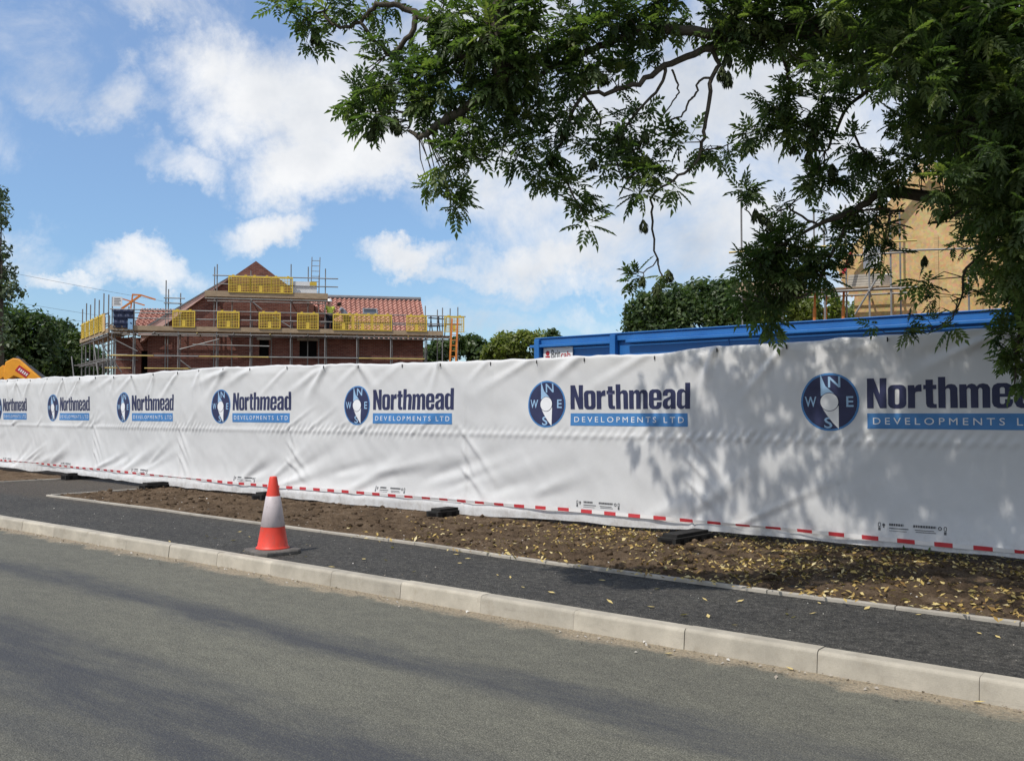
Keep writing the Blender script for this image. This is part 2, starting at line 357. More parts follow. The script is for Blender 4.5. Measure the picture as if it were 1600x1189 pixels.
M_ = dict(
    road=mat_road(), path=mat_path(), kerb=mat_concrete('kerb_concrete', (.44, .40, .33), .13), edging=mat_concrete('edging_concrete', (.42, .385, .33), .15),
    soil=mat_soil(), sheet=mat_sheet(), brick=mat_brick(), tile=mat_tile(), osb=mat_osb(), tape=mat_tape(), blue=mat_blue(), galv=mat_galv(),
    ground=simple('site_earth', (.13, .10, .07), .95, .1, 0, .35, .6, .6),
    navy=simple('navy_print', (.026, .031, .085), .5, .35, 0, .12, 9), bar=simple('blue_print', (.060, .205, .47), .5, .35, 0, .1, 9),
    pale=simple('pale_blue_print', (.30, .47, .68), .5, .35, 0, .05, 9), white=simple('white_print', (.74, .75, .77), .5, .35, 0, .03, 9), ink=simple('black_print', (.10, .10, .105), .6, .3, 0, .2, 30),
    conebase=simple('recycled_rubber', (.12, .11, .10), .85, .25, 0, .35, 14, .4), rubber=simple('black_rubber', (.022, .021, .02), .85, .25, 0, .45, 9, .5), darkmetal=simple('dark_steel', (.06, .06, .065), .5, .4, .4, .3, 8),
    orange=mat_worn('cone_orange', (.68, .055, .032), .5, (.30, .10, .075), .5, 14), sleeve=mat_worn('reflective_sleeve', (.52, .455, .46), .45, (.27, .235, .23), .55, 16),
    board=mat_wood('scaffold_board', (.36, .27, .18)), timber=mat_wood('pale_timber', (.55, .38, .19)), yellow=simple('yellow_plastic', (.62, .44, .06), .55, .35, 0, .2, 3),
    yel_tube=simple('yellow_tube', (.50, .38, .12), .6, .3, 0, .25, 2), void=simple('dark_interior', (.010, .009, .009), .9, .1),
    verge=simple('verge_mortar', (.62, .40, .35), .85, .2, 0, .12, 3), lead=simple('lead_grey', (.16, .165, .175), .6, .4, 0, .15, 4),
    tarp=simple('navy_tarpaulin', (.022, .032, .075), .5, .4, 0, .3, 3), glass=simple('rooflight_glass', (.05, .055, .06), .12, .6, 0, .1, 3), oj=simple('orange_paint', (.62, .20, .035), .5, .4, 0, .2, 3),
    plant=simple('digger_yellow', (.72, .30, .02), .45, .4, 0, .18, 2), redp=simple('red_panel', (.42, .02, .03), .45, .4, 0, .1, 3),
    signw=simple('white_sign', (.72, .72, .72), .5, .3, 0, .05, 4), hiviz=simple('hi_vis_cloth', (.55, .60, .10), .8, .1, 0, .15, 9), greyc=simple('grey_cloth', (.27, .28, .32), .9, .1, 0, .15, 9),
    trous=simple('dark_cloth', (.025, .028, .04), .9, .1, 0, .2, 9), skin=simple('skin', (.42, .24, .17), .6, .3, 0, .08, 9), hatw=simple('white_plastic', (.75, .75, .74), .35, .45, 0, .04, 3), hair=simple('dark_hair', (.03, .022, .018), .8, .2),
    bark=simple('ash_bark', (.085, .072, .055), .9, .15, 0, .4, 14, .8), wire=simple('wire_black', (.08, .08, .085), .7, .2),
    ash=mat_leaf('ash_leaf', [(0, (.036, .062, .024)), (.4, (.074, .112, .042)), (.75, (.118, .155, .055)), (1, (.19, .21, .075))], .5),
    keys=simple('ash_keys', (.055, .068, .028), .8, .15, 0, .3, 40),
    oak=mat_leaf('dark_leaf', [(0, (.028, .052, .019)), (.6, (.058, .094, .031)), (1, (.10, .135, .046))], .35),
    lime=mat_leaf('light_leaf', [(0, (.085, .115, .022)), (.6, (.15, .18, .04)), (1, (.22, .24, .07))], .4),
    pop=mat_leaf('grey_leaf', [(0, (.045, .070, .038)), (.6, (.085, .12, .065)), (1, (.14, .17, .10))], .25),
    fall=mat_leaf('fallen_leaf', [(0, (.20, .11, .035)), (.35, (.38, .255, .075)), (.7, (.56, .42, .14)), (1, (.66, .55, .30))], .1, .6),
    stone=mat_leaf('pebble', [(0, (.20, .16, .12)), (.6, (.36, .32, .27)), (1, (.6, .58, .54))], 0, .8), weed=mat_leaf('weed_leaf', [(0, (.03, .06, .015)), (1, (.09, .14, .03))], .2),
)

# ------------------------------------------------------------------ ground, road, path, soil
def strip(name, s0, s1, t0, t1, z, mat, kind='structure', ns=40, nt=4):
    b = MB()
    for i in range(ns + 1):
        for j in range(nt + 1): b.v.append(tuple(L(s0 + (s1-s0)*i/ns, t0 + (t1-t0)*j/nt, z)))
    for i in range(ns):
        for j in range(nt):
            a = i*(nt+1)+j; b.f.append((a, a+nt+1, a+nt+2, a+1)); b.m.append(0)
    o = b.build(name, mat, kind=kind); add_uv(o.data, lambda c: ST(c)); return o
KT = 5.32                     # kerb face
b = MB(); b.add([(-1500, -1500, -.06), (1500, -1500, -.06), (1500, 1500, -.06), (-1500, 1500, -.06)], [(0, 1, 2, 3)])
b.build('ground', M_['ground'], kind='structure')
strip('road', -90, 60, -14, KT + .03, 0.0, M_['road'])
strip('footpath', -90, 60, KT + .10, 9.75, .118, M_['path'])
strip('site_ground', -400, 400, 9.7, 700, .125, M_['ground'], ns=20, nt=20)

def kerb_profile(s0, s1):
    zt = .128; pr = [(KT, -.02), (KT + .012, zt - .03)] + [(KT + .012 + .028*(1-math.cos(R(q))), zt - .03 + .03*math.sin(R(q))) for q in (18, 36, 54, 72, 90)] + [(KT + .125, zt), (KT + .125, -.02)]
    b = MB(); n = len(pr)
    for s in (s0, s1):
        for (t, z) in pr: b.v.append(tuple(L(s, t, z)))
    for k in range(n):
        k2 = (k+1) % n; b.f.append((k, k2, n+k2, n+k)); b.m.append(0)
    b.f += [tuple(range(n))[::-1], tuple(range(n, 2*n))]; b.m += [0, 0]; return b
ku = .857; s_joint = ST(G(1066, 1000, .06)); s_joint = 0.0
u = (1066-800)/F; dj = KT/(.629*u+.777); s_joint = u*dj*.777 - dj*.629
KG = 'concrete kerb stones along the road edge'
cone_s = ST(G(426, 862, .125))[0]
for k in range(-36, 9):
    s0 = s_joint + k*ku; o = kerb_profile(s0 + .002, s0 + ku - .002).build('kerb_stone', M_['kerb'])
    lab = 'pale concrete kerb stone between the road and the black footpath'
    if s0 < cone_s < s0 + ku: lab = 'pale concrete kerb stone directly in front of the traffic cone'
    elif s0 - ku < cone_s < s0: lab = 'pale kerb stone one place right of the cone\'s kerb stone'
    elif s0 < cone_s - ku < s0 + ku: lab = 'pale kerb stone one place left of the cone\'s kerb stone'
    tag(o, lab, 'kerb', KG)
    q_ = E2*random.uniform(-.005, .004); o.location = (q_.x, q_.y, random.uniform(-.004, .003))

# soil beds: displaced grids
CL = np.random.default_rng(9)
def soil_h(s, t, t0):
    k = min(1, max(0, (t - t0) / 2.2)); e = min(1, max(0, (t - t0) / .10))
    p = Vector((s, t, 0))
    h = .118 + .005 * k + (.022 * mnoise.noise(p * 1.1) + .024 * mnoise.noise(p * 3.3) + .040 * abs(mnoise.noise(p * 5)) + .034 * mnoise.noise(p * 11) + .030 * mnoise.noise(p * 22)) * e * (1 - .5 * k)
    return h + .012 * e
EDGE = [G(x, y, .13) for x, y in ((74, 774), (240, 795), (440, 822), (650, 849), (800, 871), (1010, 899), (1200, 924), (1400, 949), (1595, 974))]
EDGE = [ST(p) for p in EDGE]
def edge_t(s):
    if s <= EDGE[0][0]: return EDGE[0][1]
    for (a, b_) in zip(EDGE, EDGE[1:]):
        if s <= b_[0]: return a[1] + (b_[1]-a[1]) * (s-a[0]) / (b_[0]-a[0])
    return EDGE[-1][1] + .0 * (s - EDGE[-1][0])
def soil_bed(name, s0, s1, tfn, t1, step=.03):
    ns = int((s1-s0)/step); nt = 90; V = []; idx = []
    for i in range(ns+1):
        s = s0 + (s1-s0)*i/ns; ta = tfn(s)
        for j in range(nt+1):
            t = ta + (t1-ta)*j/nt; z = soil_h(s, t, ta)
            e = min(1, (s-s0)/.15); z = .11 + (z-.11)*max(0, e) if e < 1 else z
            V.append(tuple(L(s, t, z)))
    for i in range(ns):
        for j in range(nt):
            a = i*(nt+1)+j; idx += [a, a+nt+1, a+nt+2, a+1]
    return link_mesh(name, np_mesh(name, V, 4, idx, M_['soil'], True), kind='structure')
BED0 = EDGE[0][0]
soil_bed('soil_verge', BED0 + .03, 5.0, lambda s: edge_t(s) + .03, 9.78)
LB = [ST(G(0, 755, .13)), ST(G(85, 747, .13))]; LBs = (LB[0][0] + LB[1][0]) / 2
ob = soil_bed('soil_verge_far', -34, LBs - .03, lambda s: 7.25, 9.78, .08)

def edging_run(pts, label, n):
    """lay separate concrete edgings end to end along a polyline of (s,t)"""
    for (a, c) in zip(pts, pts[1:]):
        pa, pc = Vector(a), Vector(c); ln = (pc - pa).length; m = max(1, round(ln / .915)); d = (pc-pa)/ln
        for i in range(m):
            q0 = pa + d*(ln*i/m + .003); q1 = pa + d*(ln*(i+1)/m - .003); b = MB()
            b.bar(L(q0.x, q0.y, .095 + random.uniform(-.004, .004)), L(q1.x, q1.y, .095 + random.uniform(-.004, .004)), .05, .10)
            tag(b.build('edging_stone', M_['edging'], bevel=.006), label, 'edging', n)
edging_run([(s, t) for s, t in EDGE] + [(4.0, EDGE[-1][1])], 'thin concrete edging strip between the black footpath and the brown soil', 'concrete edging strips along the soil')
edging_run([(BED0 - .0, EDGE[0][1] + .06), (BED0 - .0, 9.6)], 'thin concrete edging on the drive side of the long soil verge', 'concrete edging beside the drive')
edging_run([(LBs, 7.22), (LBs, 9.6)], 'thin concrete edging on the drive side of the far left soil patch', 'concrete edging at the far left soil')

# ------------------------------------------------------------------ fence of printed sheets
NODE_PX = [(-2, 22.5), (83, 20.4), (193, 18.2), (344, 16.0), (557, 13.88), (853, 11.66), (1297, 9.406)]
nodes = [Vector(((px-800)/F*d, d, 0)) for px, d in NODE_PX]
nodes = [nodes[0] + (nodes[0]-nodes[1])*2, nodes[0] + (nodes[0]-nodes[1])] + nodes
dv = (nodes[-1]-nodes[-2]); nodes += [nodes[-1]+dv, nodes[-1]+dv*2, nodes[-1] + dv*3]
NK = len(nodes)
def fpos(k):
    i = min(max(int(math.floor(k)), 1), NK-3); f = k - i; p0, p1, p2, p3 = nodes[i-1:i+3]
    return 0.5*((2*p1) + (p2-p0)*f + (2*p0-5*p1+4*p2-p3)*f*f + (3*p1-p0-3*p2+p3)*f**3)
_ks = np.linspace(0.5, NK-2.5, 1600); _pos = np.array([fpos(k)[:2] for k in _ks]); 
_tan = np.gradient(_pos, axis=0); _tan /= np.linalg.norm(_tan, axis=1)[:, None]
def fline(S):
    k = np.asarray(S)/3.53; x = np.interp(k, _ks, _pos[:, 0]); y = np.interp(k, _ks, _pos[:, 1]); tx = np.interp(k, _ks, _tan[:, 0]); ty = np.interp(k, _ks, _tan[:, 1])
    return x, y, ty, -tx       # position and normal facing the road (tangent runs left to right, towards the camera side)
ZB, ZT, SEAM = .27, 2.25, 1.22
wr = random.Random(5); ridges = []
S_MAX = (NK-2.6)*3.53; S = 2.0
ties = []
while S < S_MAX: ties.append(S); S += wr.uniform(.72, 1.0)
for S in ties:
    for q in range(wr.choice((1, 2, 2, 3))):
        lx = wr.uniform(-1.1, -.15) if wr.random() < .78 else wr.uniform(.1, .5); lz = -wr.uniform(.25, .62)
        ridges.append((S + wr.uniform(-.04, .04), ZT - .02, S + lx, ZT + lz, wr.uniform(.026, .055), wr.uniform(.009, .026)))
for i in range(34):
    S = wr.uniform(2, S_MAX); lx = wr.uniform(.7, 1.7); z0 = wr.uniform(.35, .7)
    ridges.append((S, z0, S + lx, z0 + wr.uniform(.25, .6), wr.uniform(.03, .07), wr.uniform(.009, .022)*wr.choice((1, 1, -1))))
for i in range(30):
    S = wr.uniform(2, S_MAX); ridges.append((S, 1.25, S + wr.uniform(.2, .7), 1.25 + wr.uniform(.1, .4), wr.uniform(.018, .035), wr.uniform(.006, .014)))
for k in (3.85, 4.85, 5.85, 6.85, 7.85, 8.85):     # joints of the panels under the sheet
    S = k*3.53 - .9 + wr.uniform(-.15, .15); ridges.append((S, .25, S + wr.uniform(-.02, .02), 1.9, .018, .016))
    for q in range(3): ridges.append((S, 1.2 - .25*q, S + wr.uniform(.3, .8), .5 - .1*q, .03, .018))
def vnoise(x, y, seed):
    xi = np.floor(x).astype(int); yi = np.floor(y).astype(int); fx = x-xi; fy = y-yi; fx = fx*fx*(3-2*fx); fy = fy*fy*(3-2*fy)
    h = lambda a, b: ((np.sin(a*127.1 + b*311.7 + seed*74.7)*43758.5453) % 1.0)
    return (h(xi,yi)*(1-fx)+h(xi+1,yi)*fx)*(1-fy) + (h(xi,yi+1)*(1-fx)+h(xi+1,yi+1)*fx)*fy - .5
def wrinkle(S, z):
    W = .05*vnoise(S*.9, z*1.1, 1) + .02*vnoise(S*2.6, z*2.1, 2)
    W += .008*vnoise(S*7 + z*5, z*4 - S*2, 3)
    for (a, b_, c, d, w, amp) in ridges:
        dx, dz = c-a, d-b_; l2 = dx*dx+dz*dz; q = ((S-a)*dx + (z-b_)*dz)/l2
        near = (q > -.3) & (q < 1.3) & (np.abs(S-(a+c)/2) < 2)
        if not near.any(): continue
        dist = ((S-a)*dz - (z-b_)*dx)/math.sqrt(l2); ww = w*(1+.9*np.clip(q, 0, 1))
        prof = np.exp(-(dist/ww)**2) - .45*np.exp(-((dist-1.7*ww)/ww)**2)
        W = W + amp*prof*np.clip(1.15-q, 0, 1)*np.clip((q+.25)*4, 0, 1)
    pm = np.clip(vnoise(S*.55, S*0+3.3, 8)*2.2 + .62, 0.12, 1)
    W = W + .012*pm*np.sin(2*math.pi*(S/.115 - z/.16) + 3*vnoise(S*2, z*0, 9))*np.exp(-((z-SEAM-.02)/.07)**2) + .010*np.exp(-((z-SEAM)/.03)**2)
    # bottom hem billows outwards
    W = W + np.clip((.62-z)/.36, 0, 1)**2*(.05 + .12*vnoise(S*.75, S*0, 6))
    top = np.clip((z-(ZT-.10))/.10, 0, 1)
    return W*(1-.75*top**2) - .015*top
def ztop(S): return np.interp(np.asarray(S)/3.53, [1, 3, 4, 5, 6, 7, 7.5, 8, 9], [2.28, 2.275, 2.235, 2.27, 2.225, 2.165, 2.185, 2.24, 2.275]) + .03*vnoise(S*1.15, S*0, 4) + .016*vnoise(S*4.3, S*0, 5)
def zbot(S): return np.interp(np.asarray(S)/3.53, [1, 4, 5, 6, 7, 8, 9], [.215, .205, .185, .15, .175, .205, .225]) + .05*vnoise(S*.85, S*0+7, 6) + .02*vnoise(S*3, S*0+2, 7)
def on_sheet(S, z, off=0.0):
    S = np.asarray(S, float); z = np.asarray(z, float); x, y, nx, ny = fline(S); w = wrinkle(S, z) + off
    nrm = np.where((nx*x + ny*y) > 0, -1.0, 1.0)       # towards the camera's side
    return np.stack([x + nx*nrm*w, y + ny*nrm*w, z], -1)

# --- the print: flat pieces cut on a grid so that they follow the cloth
def rr(x0, y0, x1, y1, r, n=5):
    o = []
    for (cx, cy, a0) in ((x1-r, y1-r, 0), (x0+r, y1-r, 90), (x0+r, y0+r, 180), (x1-r, y0+r, 270)):
        for i in range(n+1): a = R(a0 + 90*i/n); o.append((cx + r*math.cos(a), cy + r*math.sin(a)))
    return o
GLY = {
 'N': (.56, [[(0,0),(0,1),(.2,1),(.37,.48),(.37,1),(.56,1),(.56,0),(.37,0),(.19,.53),(.19,0)]]),
 'o': (.5, [rr(0,-.01,.5,.77,.16), rr(.19,.12,.31,.64,.055)]),
 'r': (.37, [[(0,0),(0,.75),(.18,.75),(.19,.66),(.23,.73),(.29,.765),(.37,.77),(.37,.54),(.27,.54),(.21,.52),(.19,.46),(.19,0)]]),
 't': (.34, [[(.06,.75),(0,.75),(0,.61),(.06,.61),(.06,.14),(.09,.04),(.17,0),(.34,0),(.34,.13),(.28,.13),(.25,.16),(.25,.61),(.34,.61),(.34,.75),(.25,.75),(.25,.92),(.06,.92)]]),
 'h': (.5, [[(0,0),(0,1),(.19,1),(.19,.69),(.25,.75),(.34,.77),(.44,.74),(.5,.64),(.5,0),(.31,0),(.31,.58),(.28,.63),(.22,.63),(.19,.58),(.19,0)]]),
 'm': (.77, [[(0,0),(0,.75),(.18,.75),(.19,.68),(.24,.745),(.32,.77),(.4,.74),(.44,.68),(.5,.745),(.6,.77),(.71,.74),(.77,.64),(.77,0),(.58,0),(.58,.58),(.55,.63),(.51,.63),(.48,.58),(.48,0),(.29,0),(.29,.58),(.26,.63),(.22,.63),(.19,.58),(.19,0)]]),
 'e': (.5, [[(.19,.34),(.5,.34),(.5,.6),(.46,.71),(.36,.77),(.14,.77),(.04,.71),(0,.6),(0,.16),(.04,.05),(.14,-.01),(.36,-.01),(.46,.05),(.5,.16),(.5,.27),(.31,.27),(.31,.16),(.28,.12),(.22,.12),(.19,.16)], [(.19,.44),(.19,.6),(.22,.64),(.28,.64),(.31,.6),(.31,.44)]]),
 'a': (.5, [[(0,.51),(0,.6),(.04,.71),(.14,.77),(.36,.77),(.46,.71),(.5,.6),(.5,0),(.32,0),(.31,.07),(.25,.0),(.14,-.01),(.04,.04),(0,.14),(0,.28),(.05,.37),(.16,.43),(.28,.48),(.31,.52),(.31,.6),(.28,.64),(.22,.64),(.19,.6),(.19,.51)], [(.19,.16),(.22,.12),(.28,.12),(.31,.18),(.31,.39),(.22,.33),(.19,.28)]]),
 'd': (.5, [[(.31,1),(.5,1),(.5,0),(.32,0),(.31,.07),(.24,0),(.15,-.01),(.05,.04),(0,.14),(0,.62),(.05,.72),(.15,.77),(.25,.76),(.31,.69)], rr(.19,.12,.31,.64,.055)]),
}
def poly_bm(bm, loops, fx, fy, mi):
    flat = [[Vector((x, y, 0)) for x, y in lp] for lp in loops]; pts = [p for lp in flat for p in lp]
    vs = [bm.verts.new((fx(p.x), fy(p.y), 0)) for p in pts]
    for t in geometry.tessellate_polygon(flat):
        try: f = bm.faces.new([vs[i] for i in t]); f.material_index = mi
        except ValueError: pass
def text_bm(bm, body, x0, x1, y0, y1, mi, spacing=1.0, off=0.0):
    cu = bpy.data.curves.new('t', 'FONT'); cu.body = body; cu.space_character = spacing; cu.offset = off; cu.resolution_u = 3
    o = bpy.data.objects.new('t', cu); C.objects.link(o); bpy.context.view_layer.update()
    me = bpy.data.meshes.new_from_object(o.evaluated_get(bpy.context.evaluated_depsgraph_get()))
    bpy.data.objects.remove(o); co = [v.co.copy() for v in me.vertices]
    ax, bx = min(c.x for c in co), max(c.x for c in co); ay, by = min(c.y for c in co), max(c.y for c in co)
    vs = [bm.verts.new((x0+(c.x-ax)/(bx-ax)*(x1-x0), y0+(c.y-ay)/(by-ay)*(y1-y0), 0)) for c in co]
    for p in me.polygons:
        try: f = bm.faces.new([vs[i] for i in p.vertices]); f.material_index = mi
        except ValueError: pass
    bpy.data.meshes.remove(me)
GRID = .035
def gridcut(bm, g=GRID):
    xs = [v.co.x for v in bm.verts]; ys = [v.co.y for v in bm.verts]
    for ax, lo, hi in ((0, min(xs), max(xs)), (1, min(ys), max(ys))):
        k = math.ceil(lo/g)
        while k*g < hi:
            co = [0, 0, 0]; no = [0, 0, 0]; co[ax] = k*g; no[ax] = 1
            bmesh.ops.bisect_plane(bm, geom=bm.verts[:]+bm.edges[:]+bm.faces[:], dist=1e-6, plane_co=co, plane_no=no); k += 1
    bm.verts.index_update()
    fs = []; mi = []
    for f in bm.faces:
        ids = [v.index for v in f.verts]; fs.append(ids if f.normal.z >= 0 else ids[::-1]); mi.append(f.material_index)
    V = np.array([v.co[:] for v in bm.verts]); bm.free(); return V, fs, mi
def circ(cx, cy, r, n=40): return [(cx+r*math.cos(2*math.pi*i/n), cy+r*math.sin(2*math.pi*i/n)) for i in range(n)]
LOGO = {}
def layer(name, part, off, mats, fn):
    bm = bmesh.new(); fn(bm); bm.normal_update(); LOGO.setdefault(part, []).append((*gridcut(bm), off, mats))
I_ = lambda v: v
CZ = 1.61
layer('ring', 'compass_emblem', .0030, 'bar', lambda bm: poly_bm(bm, [circ(0, CZ, .292)], I_, I_, 0))
layer('disc', 'compass_emblem', .0048, 'navy', lambda bm: poly_bm(bm, [circ(0, CZ, .272)], I_, I_, 0))
def cl(bm):
    text_bm(bm, 'N', -.01, .11, CZ+.145, CZ+.255, 0, 1, .012); text_bm(bm, 'W', -.25, -.13, CZ-.05, CZ+.055, 0, 1, .012)
    text_bm(bm, 'E', .165, .235, CZ-.05, CZ+.055, 0, 1, .012); text_bm(bm, 'S', -.055, .025, CZ-.265, CZ-.155, 0, 1, .012)
layer('letters', 'compass_emblem', .0066, 'pale', cl)
layer('needle_n', 'compass_emblem', .0080, 'pale', lambda bm: poly_bm(bm, [[(-.085, CZ+.285), (-.035, CZ+.16), (.055, CZ+.075), (-.085, CZ+.06), (-.083, CZ+.12)]], I_, I_, 0))
layer('needle_s', 'compass_emblem', .0080, 'white', lambda bm: poly_bm(bm, [[(.088, CZ-.272), (.09, CZ-.04), (-.075, CZ-.055), (-.03, CZ-.13), (.03, CZ-.21)]], I_, I_, 0))
layer('hub_line', 'compass_emblem', .0094, 'navy', lambda bm: poly_bm(bm, [circ(.0, CZ, .094)], I_, I_, 0))
layer('hub', 'compass_emblem', .0108, 'white', lambda bm: poly_bm(bm, [circ(.0, CZ, .088)], I_, I_, 0))
def nm(bm):
    x = 0; tot = sum(GLY[c][0] for c in 'Northmead') + 8*.045; k = 1.622/tot
    for c in 'Northmead':
        w, lp = GLY[c]; poly_bm(bm, lp, lambda v, x=x: .365 + (x+v)*k, lambda v: 1.545 + v*.292, 0); x += w + .045
layer('name', 'name_lettering', .0034, 'navy', nm)
layer('bar', 'name_bar', .0034, 'bar', lambda bm: poly_bm(bm, [[(.365, 1.345), (1.955, 1.345), (1.955, 1.495), (.365, 1.495)]], I_, I_, 0))
layer('dev', 'name_bar', .0052, 'white', lambda bm: (text_bm(bm, 'DEVELOPMENTS', .42, 1.56, 1.387, 1.453, 0, 1.5, .0), text_bm(bm, 'LTD', 1.655, 1.91, 1.387, 1.453, 0, 1.5, .0)))
def small(bm):
    q = random.Random(3); bx = lambda a, c, d, e: poly_bm(bm, [[(a, c), (d, c), (d, e), (a, e)]], I_, I_, 0)
    for (x0, x1, y0, h) in ((.70, .86, .42, .026), (.97, 1.22, .42, .026), (.70, .92, .387, .012), (.99, 1.2, .387, .009), (1.0, 1.22, .366, .009), (.70, .90, .362, .006)):
        x = x0
        while x < x1:
            w = q.uniform(.6, 1.0)*h; bx(x, y0, min(x+w, x1), y0+h); x += w + h*.22
    poly_bm(bm, [circ(.635, .425, .017, 10)], I_, I_, 0); poly_bm(bm, [circ(.635, .40, .009, 8)], I_, I_, 0)
    poly_bm(bm, [circ(1.262, .425, .022, 12), circ(1.262, .425, .012, 8)], I_, I_, 0)
    for cx in (.585, 1.32): bx(cx-.014, .36, cx+.014, .395); poly_bm(bm, [rr(cx-.016, .40, cx+.016, .45, .01, 2), rr(cx-.009, .408, cx+.009, .442, .006, 2)], I_, I_, 0)
def small_fit(bm):
    small(bm)
    for v in bm.verts: v.co.x = (v.co.x-.95)*.8 + .76; v.co.y = (v.co.y-.41)*.85 + .405
layer('small', 'small_lettering', .0034, 'ink', small_fit)

PANEL_LAB = {
 1: 'white printed fence panel at the far left, beyond the digger arm',
 2: 'white fence panel cut off by the left edge below the digger arm',
 3: 'white fence panel with the smallest complete logo, second from the left edge',
 4: 'white fence panel with its logo under the left end of the scaffolding',
 5: 'white printed fence panel with a folded joint directly behind the traffic cone',
 6: 'white fence panel with its logo under the right end of the brick house',
 7: 'white fence panel with its logo just below the blue cabin\'s small sign',
 8: 'shaded white fence panel with the largest logo, its last letters hidden by hanging leaves',
 9: 'white printed fence panel in the tree shade beyond the right edge'}
def grid_sheet(S0, S1, nx, nz, off=0.0):
    s = np.linspace(S0, S1, nx+1); v = np.linspace(0, 1, nz+1); SS, VV = np.meshgrid(s, v, indexing='ij')
    zb, zt = zbot(SS), ztop(SS); Z = zb + (zt-zb)*VV; return on_sheet(SS.ravel(), Z.ravel(), off), nx, nz
for k in range(1, 10):
    S0, S1 = (k-.24)*3.53, (k+.76)*3.53
    root_p = fpos((S0+S1)/2/3.53); root = empty('printed_fence', (root_p.x, root_p.y, .17), label=PANEL_LAB[k], cat='fence panel', group='printed fence panels in a row')
    org = np.array([root_p.x, root_p.y, .17])
    V, nx, nz = grid_sheet(S0, S1, 150, 84); idx = []
    a = (np.arange(nx)[:, None]*(nz+1) + np.arange(nz)[None]).ravel(); idx = np.stack([a, a+nz+1, a+nz+2, a+1], -1).ravel()
    # the sheet is folded back over the top rail
    st = np.linspace(S0, S1, nx+1); x, y, n1, n2 = fline(st); front = V.reshape(nx+1, nz+1, 3)[:, -1]
    rows = [front]
    for (bk, dz) in ((.02, .012), (.045, .008), (.06, -.02), (.065, -.16)):
        f2 = front.copy(); nn = np.stack([n1, n2], -1); sg = np.where((nn*np.stack([x, y], -1)).sum(1) > 0, 1.0, -1.0)[:, None]
        f2[:, :2] += nn*sg*bk; f2[:, 2] += dz + .01*vnoise(st*9, st*0, 3); rows.append(f2)
    base = len(V); V = np.concatenate([V] + rows[1:]); extra = []
    rowid = [np.arange(nx+1)*(nz+1)+nz] + [base + i*(nx+1) + np.arange(nx+1) for i in range(4)]
    for r0, r1 in zip(rowid, rowid[1:]): extra.append(np.stack([r0[:-1], r0[1:], r1[1:], r1[:-1]], -1).ravel())
    idx = np.concatenate([idx] + extra)
    sheet = link_mesh('banner_sheet', np_mesh('banner_sheet', V-org, 4, idx, M_['sheet'], True), root)
    for part, lays in LOGO.items():
        vs, fs, mi, mats = [], [], [], []
        for (LV, LF, LM, off, mt) in lays:
            b0 = len(vs); w = on_sheet(k*3.53 + LV[:, 0], LV[:, 1], off) - org; vs += [tuple(q) for q in w]; fs += [[i+b0 for i in f] for f in LF]
            if mt not in mats: mats.append(mt)
            mi += [mats.index(mt)]*len(LF)
        me = bpy.data.meshes.new(part); me.from_pydata(vs, [], fs)
        for mt in mats: me.materials.append(M_[mt])
        me.polygons.foreach_set('material_index', mi); me.polygons.foreach_set('use_smooth', [True]*len(fs)); me.update()
        link_mesh(part, me, sheet)
    # the steel mesh panel behind the cloth
    fb = MB(); e0 = on_sheet([S0+.02], [1.0])[0]; 
    def bk(S, z, o=.10): 
        x, y, n1, n2 = (float(q) for q in fline(S)); sg = 1 if n1*x+n2*y > 0 else -1; return Vector((x+n1*sg*o, y+n2*sg*o, z)) - Vector(org)
    for S in (S0+.04, S1-.04): fb.tube([bk(S, .22), bk(S, 2.18)], .02, 8)
    for z in (.32, 2.16): fb.tube([bk(S0+.04, z), bk(S1-.04, z)], .02, 8)
    for q in range(1, 24): S = S0+.04+(S1-S0-.08)*q/24; fb.tube([bk(S, .32), bk(S, 2.16)], .002, 3, cap=False)
    fb.build('steel_frame', M_['galv'], root)
    for S in ties:
        if S0 < S < S1:
            tb = MB()
            p = Vector(on_sheet([S], [float(ztop(np.array([S]))[0])-.035], .008)[0]) - Vector(org); tb.box(p-Vector((.005, .005, .022)), p+Vector((.005, .005, .022)))
            tb.build('cable_tie', M_['rubber'], root)

# feet under the fence
def foot_mesh():
    b = MB(); b.box((-.36, -.115, 0), (.36, .115, .10)); b.box((-.30, -.09, .10), (.30, .09, .135))
    for x in (-.25, -.08, .08, .25): b.box((x-.035, -.121, .02), (x+.035, -.115, .085), 1)
    b.box((-.365, -.07, .025), (-.36, .07, .08), 1); return b.mesh('rubber_block', [M_['rubber'], M_['void']])
fm = foot_mesh()
FEET = [(100, 749, 'black rubber fence foot between the drive and the far left soil patch'), (223, 765, 'black rubber fence foot where the drive meets the long soil verge'),
        (400, 782, 'black rubber fence foot lying just left of the traffic cone'), (678, 808, 'black rubber fence foot under the fence to the right of the traffic cone'), (1046, 853, 'black rubber fence foot nearest the camera, its end lying among yellow leaves')]
for px, py, lab in FEET:
    p = G(px, py, .13); o = link_mesh('rubber_block', fm, label=lab, cat='fence foot', group='rubber feet under the fence')
    s, t = ST(p); z = .118 if BED0 - 3.6 < s < BED0 - .3 else soil_h(s, t, edge_t(s)) - .03
    a = math.atan2(E2.y, E2.x); p2 = p + E2*.35
    bvm = o.modifiers.new('bevel', 'BEVEL'); bvm.width = .018; bvm.segments = 2
    o.location = (p2.x, p2.y, z); o.rotation_euler = (R(random.uniform(-2, 2)), 0, a + R(random.uniform(-5, 5)))

